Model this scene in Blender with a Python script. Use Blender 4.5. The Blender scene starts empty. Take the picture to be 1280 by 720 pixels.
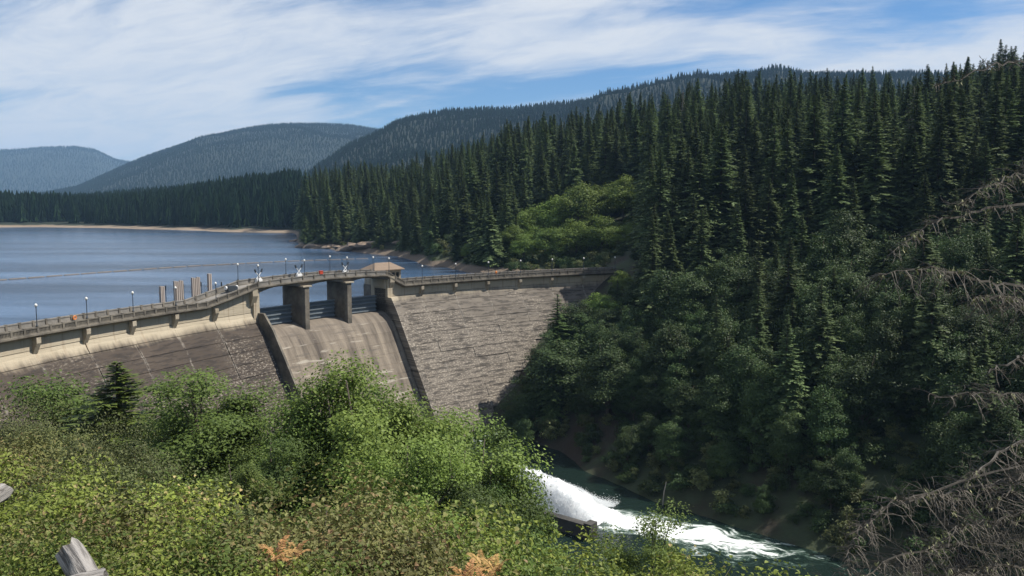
import bpy, math, random
import numpy as np

# ------------------------------------------------------------------ camera, sky, sun, exposure
sc = bpy.context.scene
COL = sc.collection
R = math.radians
EYE = 25.0
PITCH = 5.76
cam_d = bpy.data.cameras.new('camera'); cam = bpy.data.objects.new('camera', cam_d); COL.objects.link(cam)
cam.location = (0, 0, EYE); cam.rotation_euler = (R(90 - PITCH), 0, 0)
cam_d.sensor_width = 36; cam_d.lens = 29.0; cam_d.clip_start = 0.1; cam_d.clip_end = 60000
sc.camera = cam
sc.view_settings.view_transform = 'Standard'; sc.view_settings.look = 'None'
sc.view_settings.exposure = 0.4; sc.view_settings.gamma = 1.0; sc.view_settings.use_curve_mapping = False
CLOUD_SEED = 7.9
SUN_EL, SUN_AZ = 54.0, 10.0            # azimuth measured from +X towards +Y

def sock(node, key):
    for s in node.inputs:
        if s.name == key and s.enabled: return s
    return node.inputs[key]

class NT:
    """tiny node-tree writer"""
    def __init__(s, tree): s.t = tree
    def n(s, typ, props=None, **inp):
        nd = s.t.nodes.new(typ)
        for k, v in (props or {}).items(): setattr(nd, k, v)
        for k, v in inp.items():
            k = k.replace('_', ' ')
            if k[0] == 'i' and k[1:].isdigit(): so = nd.inputs[int(k[1:])]
            else: so = sock(nd, k)
            s.put(so, v)
        return nd
    def put(s, so, v):
        if isinstance(v, bpy.types.NodeSocket): s.t.links.new(v, so)
        elif isinstance(v, bpy.types.Node): s.t.links.new(v.outputs[0], so)
        else: so.default_value = v
    def m(s, op, a, b=0.0, c=0.0, clamp=False):
        nd = s.n('ShaderNodeMath', {'operation': op, 'use_clamp': clamp}); s.put(nd.inputs[0], a); s.put(nd.inputs[1], b); s.put(nd.inputs[2], c)
        return nd.outputs[0]
    def rng(s, v, a, b, c=0.0, d=1.0, smooth=True):
        nd = s.n('ShaderNodeMapRange', {'interpolation_type': 'SMOOTHSTEP' if smooth else 'LINEAR'})
        for i, x in enumerate((v, a, b, c, d)): s.put(nd.inputs[i], x)
        return nd.outputs[0]
    def mix(s, f, a, b, typ='MIX'):
        nd = s.n('ShaderNodeMix', {'data_type': 'RGBA', 'blend_type': typ})
        s.put(nd.inputs[0], f); s.put(nd.inputs[6], a); s.put(nd.inputs[7], b)
        return nd.outputs[2]
    def noise(s, vec, scale, detail=3.0, rough=0.55, dist=0.0, dim='3D'):
        nd = s.n('ShaderNodeTexNoise', {'noise_dimensions': dim})
        if vec is not None: s.put(nd.inputs['Vector'], vec)
        nd.inputs['Scale'].default_value = scale; nd.inputs['Detail'].default_value = detail
        nd.inputs['Roughness'].default_value = rough; nd.inputs['Distortion'].default_value = dist
        return nd.outputs[0]
    def vec(s, x, y, z):
        nd = s.n('ShaderNodeCombineXYZ'); s.put(nd.inputs[0], x); s.put(nd.inputs[1], y); s.put(nd.inputs[2], z)
        return nd.outputs[0]

# world: clear blue sky with thin streaky cloud
w = bpy.data.worlds.new('World'); sc.world = w; w.use_nodes = True
t = NT(w.node_tree); w.node_tree.nodes.clear()
sky = t.n('ShaderNodeTexSky', {'sky_type': 'NISHITA', 'sun_disc': False, 'sun_elevation': R(SUN_EL),
          'sun_rotation': R(90 - SUN_AZ), 'altitude': 1200.0, 'air_density': 1.0, 'dust_density': 0.1, 'ozone_density': 6.0})
tc = t.n('ShaderNodeTexCoord')
sx = t.n('ShaderNodeSeparateXYZ', i0=tc.outputs['Generated'])
zz = t.m('ADD', t.m('MAXIMUM', sx.outputs[2], 0.0), 0.22)
px_ = t.m('DIVIDE', sx.outputs[0], zz); py_ = t.m('DIVIDE', sx.outputs[1], zz)
# axes turned so that streaks run up to the right
ca, sa = math.cos(R(-20)), math.sin(R(-20))
u_ = t.m('ADD', t.m('MULTIPLY', px_, ca), t.m('MULTIPLY', py_, sa))
v_ = t.m('SUBTRACT', t.m('MULTIPLY', py_, ca), t.m('MULTIPLY', px_, sa))
base = t.vec(t.m('MULTIPLY', u_, 0.5), t.m('MULTIPLY', v_, 1.15), CLOUD_SEED)
wn = t.n('ShaderNodeTexNoise'); t.put(wn.inputs['Vector'], base); wn.inputs['Scale'].default_value = 1.6; wn.inputs['Detail'].default_value = 3
wv = t.n('ShaderNodeVectorMath', {'operation': 'SCALE'}, i0=wn.outputs['Color']); wv.inputs['Scale'].default_value = 0.55
bw = t.n('ShaderNodeVectorMath', {'operation': 'ADD'}, i0=base, i1=wv.outputs[0])
big = t.noise(bw.outputs[0], 0.85, 2.0, 0.5)
med = t.noise(bw.outputs[0], 2.6, 8.0, 0.58, 0.2)
fin = t.noise(t.vec(t.m('MULTIPLY', u_, 1.0), t.m('MULTIPLY', v_, 3.4), 1.0), 2.6, 6.0, 0.62, 0.8)
cl = t.m('ADD', t.m('MULTIPLY', big, 0.6), t.m('ADD', t.m('MULTIPLY', med, 0.44), t.m('MULTIPLY', fin, 0.12)))
cov = t.rng(cl, 0.50, 0.655)
fin2 = t.noise(t.vec(t.m('MULTIPLY', u_, 1.3), t.m('MULTIPLY', v_, 2.6), 5.0), 2.2, 7.0, 0.64, 1.0)
cov = t.m('MULTIPLY', cov, t.rng(fin2, .3, .62, .70, .97))
skc = t.n('ShaderNodeHueSaturation', Color=sky.outputs[0], Saturation=1.16, Value=1.0)
cloud_c = t.n('ShaderNodeRGB'); cloud_c.outputs[0].default_value = (7.5, 7.7, 8.0, 1)
mx = t.mix(cov, skc.outputs[0], cloud_c.outputs[0])
bg = t.n('ShaderNodeBackground', Color=mx, Strength=0.085)
t.n('ShaderNodeOutputWorld', Surface=bg.outputs[0])

sun_d = bpy.data.lights.new('sun', 'SUN'); sun = bpy.data.objects.new('sun', sun_d); COL.objects.link(sun)
sun_d.energy = 5.0; sun_d.angle = R(0.53); sun_d.color = (1.0, 0.94, 0.85)
sun.location = (200, 0, 300)
from mathutils import Vector, Matrix, Euler
SD = Vector((math.cos(R(SUN_EL)) * math.cos(R(SUN_AZ)), math.cos(R(SUN_EL)) * math.sin(R(SUN_AZ)), math.sin(R(SUN_EL))))
sun.rotation_euler = SD.to_track_quat('Z', 'Y').to_euler()

sc.render.engine = 'CYCLES'
cy = sc.cycles
cy.max_bounces = 5; cy.diffuse_bounces = 2; cy.glossy_bounces = 2; cy.transmission_bounces = 3
cy.transparent_max_bounces = 4; cy.volume_bounces = 0
cy.use_denoising = True
try: cy.denoiser = 'OPENIMAGEDENOISE'
except Exception: pass
cy.caustics_reflective = False; cy.caustics_refractive = False
cy.sample_clamp_indirect = 4.0

# ------------------------------------------------------------------ geometry helpers
F_PX = 1031.0
cp, sp_ = math.cos(R(PITCH)), math.sin(R(PITCH))
def ray(px, py):
    u = (px - 640) / F_PX; v = (py - 360) / F_PX
    return np.array([u, cp - v * sp_, -sp_ - v * cp])
def top_z(px, py, dist):
    d = ray(px, py); return EYE + d[2] * dist / math.hypot(d[0], d[1])
def az_xy(px, dist):
    d = ray(px, 360); h = math.hypot(d[0], d[1]); return d[0] / h * dist, d[1] / h * dist
def project(P):
    P = np.asarray(P, float); d = P - np.array([0, 0, EYE])
    wv = d[..., 1] * cp - d[..., 2] * sp_; wv = np.where(wv < .1, .1, wv)
    return 640 + F_PX * d[..., 0] / wv, 360 - F_PX * (d[..., 1] * sp_ + d[..., 2] * cp) / wv, wv

def mk(name, V, F, mat=None, attr=None, smooth=False):
    """mesh from arrays; F = (n,k) array or list of polygons"""
    me = bpy.data.meshes.new(name)
    V = np.asarray(V, np.float32).reshape(-1, 3)
    me.vertices.add(len(V)); me.vertices.foreach_set('co', V.ravel())
    if isinstance(F, np.ndarray):
        n, k = F.shape; loops = F.astype(np.int32).ravel(); starts = np.arange(n, dtype=np.int32) * k
    else:
        n = len(F); lens = np.array([len(f) for f in F], np.int32)
        loops = np.concatenate([np.asarray(f, np.int32) for f in F]) if n else np.zeros(0, np.int32)
        starts = np.concatenate([[0], np.cumsum(lens)[:-1]]).astype(np.int32)[:n]
    me.loops.add(len(loops)); me.loops.foreach_set('vertex_index', loops)
    me.polygons.add(n); me.polygons.foreach_set('loop_start', starts)
    if n: me.polygons.foreach_set('use_smooth', np.full(n, smooth, bool))
    me.update(calc_edges=True)
    if attr is not None:
        a = me.attributes.new('rnd', 'FLOAT', 'FACE'); a.data.foreach_set('value', np.asarray(attr, np.float32))
    if mat is not None: me.materials.append(mat)
    return me

def ob(name, me, parent=None, loc=(0, 0, 0), rot=(0, 0, 0), scale=(1, 1, 1)):
    o = bpy.data.objects.new(name, me); COL.objects.link(o)
    o.location = loc; o.rotation_euler = rot; o.scale = scale
    if parent is not None: o.parent = parent
    return o
def tag(o, label=None, cat=None, group=None, kind=None):
    if label: o['label'] = label
    if cat: o['category'] = cat
    if group: o['group'] = group
    if kind: o['kind'] = kind
    return o
def empty(name, label, cat, loc=(0, 0, 0), rz=0.0, group=None, scale=(1, 1, 1)):
    o = ob(name, None, None, loc, (0, 0, rz), scale); o.empty_display_size = .5
    return tag(o, label, cat, group)
def copy_tree(o, parent=None):
    c = o.copy(); COL.objects.link(c)
    if parent is not None: c.parent = parent
    for ch in list(o.children): copy_tree(ch, c)
    return c

class MB:
    """collects boxes, tubes and prisms into one mesh"""
    def __init__(s): s.v = []; s.f = []
    def add(s, V, F):
        b = len(s.v); s.v.extend([tuple(map(float, p)) for p in V]); s.f.extend([[i + b for i in f] for f in F])
    def box(s, c, size, rz=0.0, M=None):
        x, y, z = size[0] / 2, size[1] / 2, size[2] / 2
        P = [Vector((sx * x, sy * y, sz * z)) for sx in (-1, 1) for sy in (-1, 1) for sz in (-1, 1)]
        if M is None: M = Matrix.Rotation(rz, 3, 'Z')
        P = [M @ p + Vector(c) for p in P]
        s.add(P, [(0, 1, 3, 2), (4, 6, 7, 5), (0, 4, 5, 1), (2, 3, 7, 6), (0, 2, 6, 4), (1, 5, 7, 3)])
    def tube(s, pts, rad, n=6, caps=True):
        pts = [Vector(p) for p in pts]; m = len(pts)
        if not hasattr(rad, '__len__'): rad = [rad] * m
        V = []; up = None
        for i in range(m):
            d = (pts[min(i + 1, m - 1)] - pts[max(i - 1, 0)]).normalized()
            if up is None: up = d.orthogonal().normalized()
            a = (up - d * up.dot(d)); a = a.normalized() if a.length > 1e-6 else d.orthogonal().normalized()
            up = a; b = d.cross(a)
            for k in range(n):
                th = 2 * math.pi * k / n
                V.append(pts[i] + (a * math.cos(th) + b * math.sin(th)) * rad[i])
        Fc = [(i * n + k, i * n + (k + 1) % n, (i + 1) * n + (k + 1) % n, (i + 1) * n + k) for i in range(m - 1) for k in range(n)]
        if caps: Fc += [tuple(reversed(range(n))), tuple(range((m - 1) * n, m * n))]
        s.add(V, Fc)
    def lathe(s, prof, c=(0, 0, 0), n=10):
        V = [(c[0] + r * math.cos(2 * math.pi * k / n), c[1] + r * math.sin(2 * math.pi * k / n), c[2] + z) for r, z in prof for k in range(n)]
        m = len(prof)
        Fc = [(i * n + k, i * n + (k + 1) % n, (i + 1) * n + (k + 1) % n, (i + 1) * n + k) for i in range(m - 1) for k in range(n)]
        Fc += [tuple(reversed(range(n))), tuple(range((m - 1) * n, m * n))]
        s.add(V, Fc)
    def mesh(s, name, mat, smooth=False): return mk(name, np.array(s.v), s.f, mat, smooth=smooth)

# smooth value noise (vectorised) for terrain and shapes
def vnoise(x, y, seed=0):
    xi = np.floor(x).astype(np.int64); yi = np.floor(y).astype(np.int64); fx = x - xi; fy = y - yi
    fx = fx * fx * (3 - 2 * fx); fy = fy * fy * (3 - 2 * fy)
    def h(a, b):
        n = (a * 374761393 + b * 668265263 + seed * 982451653) & 0x7fffffff
        n = ((n ^ (n >> 13)) * 1274126177) & 0x7fffffff
        return ((n ^ (n >> 16)) & 0xffff) / 65535.0
    return (h(xi, yi) * (1 - fx) + h(xi + 1, yi) * fx) * (1 - fy) + (h(xi, yi + 1) * (1 - fx) + h(xi + 1, yi + 1) * fx) * fy - .5
def fbm(x, y, seed=0, oc=4):
    s = 0; a = 1.0
    for i in range(oc): s = s + a * vnoise(x * 2 ** i, y * 2 ** i, seed + i); a *= .5
    return s

# ------------------------------------------------------------------ materials
def new_mat(name):
    m = bpy.data.materials.new(name); m.use_nodes = True; m.node_tree.nodes.clear()
    return m, NT(m.node_tree)
def finish(t, bsdf, disp=None):
    t.n('ShaderNodeOutputMaterial', Surface=bsdf.outputs[0])
def simple(name, col, rough=.7, metal=0.0, var=.25, scale=3.0):
    m, t = new_mat(name)
    g = t.n('ShaderNodeNewGeometry')
    nz = t.noise(g.outputs['Position'], scale, 4)
    c = t.mix(nz, tuple(x * (1 - var) for x in col) + (1,), tuple(min(1, x * (1 + var)) for x in col) + (1,))
    finish(t, t.n('ShaderNodeBsdfPrincipled', Base_Color=c, Roughness=rough, Metallic=metal))
    return m

def foliage(name, dark, lite, trans=.3, rough=.55, alt=None, alt_amt=0.0, spec=.2):
    """leaf material: per-leaf and per-plant colour variation, part of the light passes through"""
    m, t = new_mat(name)
    at = t.n('ShaderNodeAttribute', {'attribute_name': 'rnd'})
    oi = t.n('ShaderNodeObjectInfo')
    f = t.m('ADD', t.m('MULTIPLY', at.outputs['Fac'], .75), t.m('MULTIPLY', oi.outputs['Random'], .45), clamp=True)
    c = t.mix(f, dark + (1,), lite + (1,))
    if alt:
        k = t.rng(at.outputs['Fac'], 1 - alt_amt - .02, 1 - alt_amt + .02)
        c = t.mix(k, c, alt + (1,))
    hs = t.n('ShaderNodeHueSaturation', Color=c)
    t.put(hs.inputs['Hue'], t.m('ADD', .485, t.m('MULTIPLY', oi.outputs['Random'], .03)))
    t.put(hs.inputs['Value'], t.m('ADD', .8, t.m('MULTIPLY', t.m('FRACT', t.m('MULTIPLY', oi.outputs['Random'], 7.31)), .4)))
    d = t.n('ShaderNodeBsdfPrincipled', Base_Color=hs.outputs[0], Roughness=rough)
    d.inputs['Specular IOR Level'].default_value = spec
    tr = t.n('ShaderNodeBsdfTranslucent', Color=hs.outputs[0])
    mx = t.n('ShaderNodeMixShader', i0=trans, i1=d.outputs[0], i2=tr.outputs[0])
    t.n('ShaderNodeOutputMaterial', Surface=mx.outputs[0])
    return m

M = {}
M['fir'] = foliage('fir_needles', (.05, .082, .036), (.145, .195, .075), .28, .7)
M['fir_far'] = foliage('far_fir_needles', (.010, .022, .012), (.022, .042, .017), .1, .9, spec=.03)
M['hemlock'] = foliage('hemlock_needles', (.04, .07, .025), (.11, .16, .05), .25)
M['maple'] = foliage('maple_leaves', (.07, .12, .025), (.22, .30, .065), .35)
M['alder'] = foliage('alder_leaves', (.05, .085, .02), (.16, .22, .05), .28)
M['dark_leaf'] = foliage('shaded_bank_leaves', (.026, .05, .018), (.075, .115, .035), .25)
M['oak'] = foliage('thicket_leaves', (.06, .105, .022), (.21, .28, .06), .28)
M['lime'] = foliage('yellow_green_leaves', (.09, .135, .022), (.31, .36, .075), .25, alt=(.46, .37, .17), alt_amt=.09)
M['dkthick'] = foliage('dark_thicket_leaves', (.035, .065, .018), (.11, .165, .04), .25)
M['olive'] = foliage('olive_leaves', (.05, .068, .025), (.17, .19, .07), .22)
M['brownleaf'] = foliage('browning_leaves', (.07, .08, .03), (.26, .26, .09), .24, alt=(.24, .17, .08), alt_amt=.2)
M['weed'] = foliage('weed_leaves', (.09, .12, .03), (.32, .33, .10), .26, alt=(.46, .36, .17), alt_amt=.25)
M['dry'] = foliage('dry_grass', (.16, .16, .06), (.42, .38, .17), .3)
M['deadfern'] = foliage('dead_fern', (.40, .22, .08), (.58, .36, .15), .25)
M['bark'] = simple('bark', (.10, .08, .062), .9, var=.4, scale=1.5)
M['palebark'] = simple('pale_bark', (.26, .24, .21), .9, var=.3, scale=2)
M['snag'] = simple('bleached_snag_wood', (.20, .185, .165), .85, var=.25)
M['metal_dark'] = simple('dark_painted_steel', (.045, .055, .065), .5, .2)
M['white_paint'] = simple('white_paint', (.74, .74, .72), .45, var=.06)
M['globe'] = simple('opal_globe', (.82, .80, .74), .25, var=.03)
M['red'] = simple('red_paint', (.55, .07, .03), .5, var=.1)
M['orange'] = simple('orange_paint', (.75, .22, .03), .5, var=.1)
M['glass_dark'] = simple('dark_window_glass', (.02, .025, .03), .12, var=.1)
M['tan_post'] = simple('weathered_tan_steel', (.36, .31, .27), .75, var=.2, scale=1.2)
M['boomlog'] = simple('boom_timber', (.16, .145, .13), .8, var=.35, scale=.7)
M['greytank'] = simple('grey_painted_steel', (.46, .49, .52), .45, var=.08)
M['roof'] = simple('brown_shingles', (.21, .155, .11), .9, var=.25, scale=1.0)
M['lichen'] = simple('pale_lichen', (.36, .36, .20), .95, var=.25, scale=20)

# concrete ----------------------------------------------------------
DC = (112.75, 76.05); DR = 200.475           # centre and radius of the arch
def dam_coords(t):
    g = t.n('ShaderNodeNewGeometry'); s = t.n('ShaderNodeSeparateXYZ', i0=g.outputs['Position'])
    dx = t.m('SUBTRACT', s.outputs[0], DC[0]); dy = t.m('SUBTRACT', s.outputs[1], DC[1])
    ang = t.m('ARCTAN2', dy, dx); arc = t.m('MULTIPLY', ang, 200.0)
    return g, s, ang, arc
def concrete_face():
    m, t = new_mat('stained_dam_concrete')
    g, s, ang, arc = dam_coords(t); z = s.outputs[2]
    v = t.vec(arc, z, 0.0)
    blot = t.noise(v, .11, 4, .6)
    streak = t.noise(t.vec(t.m('MULTIPLY', arc, .22), t.m('MULTIPLY', z, 1.5), 4.0), 1.0, 5, .7)
    vert = t.noise(t.vec(t.m('MULTIPLY', arc, 1.1), t.m('MULTIPLY', z, .07), 9.0), 1.0, 4, .6)
    chip = t.noise(t.vec(t.m('MULTIPLY', arc, 1.5), t.m('MULTIPLY', z, 3.6), 2.0), 1.0, 4, .7)
    chip2 = t.noise(t.vec(t.m('MULTIPLY', arc, .05), t.m('MULTIPLY', z, .09), 7.0), 1.0, 3, .6)
    clean = t.mix(blot, (.40, .335, .235, 1), (.52, .455, .34, 1))
    clean = t.mix(t.rng(vert, .52, .72, 0, .75), clean, (.27, .19, .125, 1))
    # how black the weathering is: heavier on the near (left) half
    left = t.rng(ang, R(139), R(150))
    old = t.mix(blot, t.mix(left, (.085, .072, .06, 1), (.034, .026, .02, 1)), t.mix(left, (.27, .235, .19, 1), (.10, .077, .058, 1)))
    old = t.mix(t.rng(streak, .47, .60, 0, .8), old, t.mix(left, (.052, .045, .038, 1), (.03, .024, .02, 1)))
    amt = t.m('MULTIPLY', t.rng(t.m('ADD', chip2, t.rng(z, -2, -16, -.14, .2)), .38, .56), t.mix(left, (1, 1, 1, 1), (.72, .72, .72, 1)))
    ch = t.m('MULTIPLY', t.rng(chip, .50, .63), t.m('MULTIPLY', amt, t.rng(streak, .62, .45)))
    old = t.mix(ch, old, (.43, .38, .31, 1))
    # pale lime along the vertical joints
    k = t.m('PINGPONG', t.m('SUBTRACT', ang, R(JOINT0)), R(JOINT_P) / 2)
    k2 = t.m('PINGPONG', t.m('SUBTRACT', ang, R(151.2)), R(2.95) / 2)
    k = t.m('ADD', t.m('MULTIPLY', k, t.m('SUBTRACT', 1.0, left)), t.m('MULTIPLY', k2, left))
    k = t.m('ADD', k, t.m('MULTIPLY', t.m('SUBTRACT', t.noise(v, 1.6, 3), .5), R(.16)))
    jn = t.m('MULTIPLY', t.rng(k, R(.0), R(.14), 1, 0), t.rng(t.noise(v, .9, 4, .7), .42, .62))
    old = t.mix(t.m('MULTIPLY', jn, .42), old, (.46, .42, .36, 1))
    edge = t.m('ADD', z, t.m('ADD', t.m('MULTIPLY', t.m('SUBTRACT', blot, .5), 3.2), t.m('MULTIPLY', t.m('SUBTRACT', vert, .5), 2.2)))
    topl = t.mix(left, (-.2, 0, 0, 1), (.55, 0, 0, 1))
    c = t.mix(t.rng(t.m('SUBTRACT', edge, t.m('MULTIPLY', left, -1.3)), -.5, 1.6), old, clean)
    b = t.n('ShaderNodeBump', Strength=.9, Distance=.25)
    t.put(b.inputs['Height'], t.m('ADD', t.m('MULTIPLY', t.m('MULTIPLY', chip, amt), 1.0), t.m('MULTIPLY', streak, .6)))
    p = t.n('ShaderNodeBsdfPrincipled', Base_Color=c, Roughness=.92, Normal=b.outputs[0])
    finish(t, p); return m
def concrete_spill():
    m, t = new_mat('spillway_concrete')
    g, s, ang, arc = dam_coords(t); z = s.outputs[2]; v = t.vec(arc, z, 0.0)
    blot = t.noise(v, .1, 4, .6)
    run = t.noise(t.vec(t.m('MULTIPLY', arc, .45), t.m('MULTIPLY', z, .05), 3.0), 1.0, 4, .65)
    fine = t.noise(v, 2.2, 4, .7)
    line = t.noise(t.vec(t.m('MULTIPLY', arc, .1), t.m('MULTIPLY', z, .9), 5.0), 1.0, 3, .6)
    c = t.mix(t.rng(run, .3, .7), (.07, .056, .044, 1), (.27, .225, .17, 1))
    c = t.mix(t.rng(blot, .42, .7, 0, .5), c, (.30, .25, .19, 1))
    c = t.mix(t.rng(fine, .48, .66, 0, .35), c, (.12, .10, .08, 1))
    c = t.mix(t.rng(line, .58, .66, 0, .6), c, (.44, .40, .33, 1)); c = t.mix(t.rng(line, .42, .34, 0, .6), c, (.10, .085, .07, 1))
    c = t.mix(t.rng(z, -9, -2.5, 0, .45), c, (.15, .125, .10, 1))
    b = t.n('ShaderNodeBump', Strength=.4, Distance=.1); t.put(b.inputs['Height'], fine)
    finish(t, t.n('ShaderNodeBsdfPrincipled', Base_Color=c, Roughness=.88, Normal=b.outputs[0])); return m
def concrete_trim(name='weathered_concrete_trim', a=(.085, .076, .062), bb=(.215, .19, .15)):
    m, t = new_mat(name)
    g = t.n('ShaderNodeNewGeometry')
    n1 = t.noise(g.outputs['Position'], .35, 5, .65); n2 = t.noise(g.outputs['Position'], 3.0, 4, .7)
    c = t.mix(t.rng(n1, .3, .7), a + (1,), bb + (1,))
    c = t.mix(t.rng(n2, .5, .72, 0, .55), c, (.08, .07, .06, 1))
    b = t.n('ShaderNodeBump', Strength=.4, Distance=.05); t.put(b.inputs['Height'], n2)
    finish(t, t.n('ShaderNodeBsdfPrincipled', Base_Color=c, Roughness=.92, Normal=b.outputs[0])); return m
JOINT0, JOINT_P = 133.3, 3.26
M['face'] = concrete_face(); M['spill'] = concrete_spill(); M['trim'] = concrete_trim()
M['clean'] = concrete_trim('cream_concrete', (.30, .25, .175), (.47, .41, .31))
M['deck'] = concrete_trim('road_concrete', (.17, .16, .14), (.27, .25, .22))
M['wetconc'] = concrete_trim('wet_dark_concrete', (.03, .03, .028), (.075, .07, .062))
M['gate'] = simple('grey_gate_steel', (.17, .2, .22), .6, .1, var=.3, scale=.8)
M['core'] = simple('dam_core_concrete', (.10, .088, .075), .95)

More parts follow.
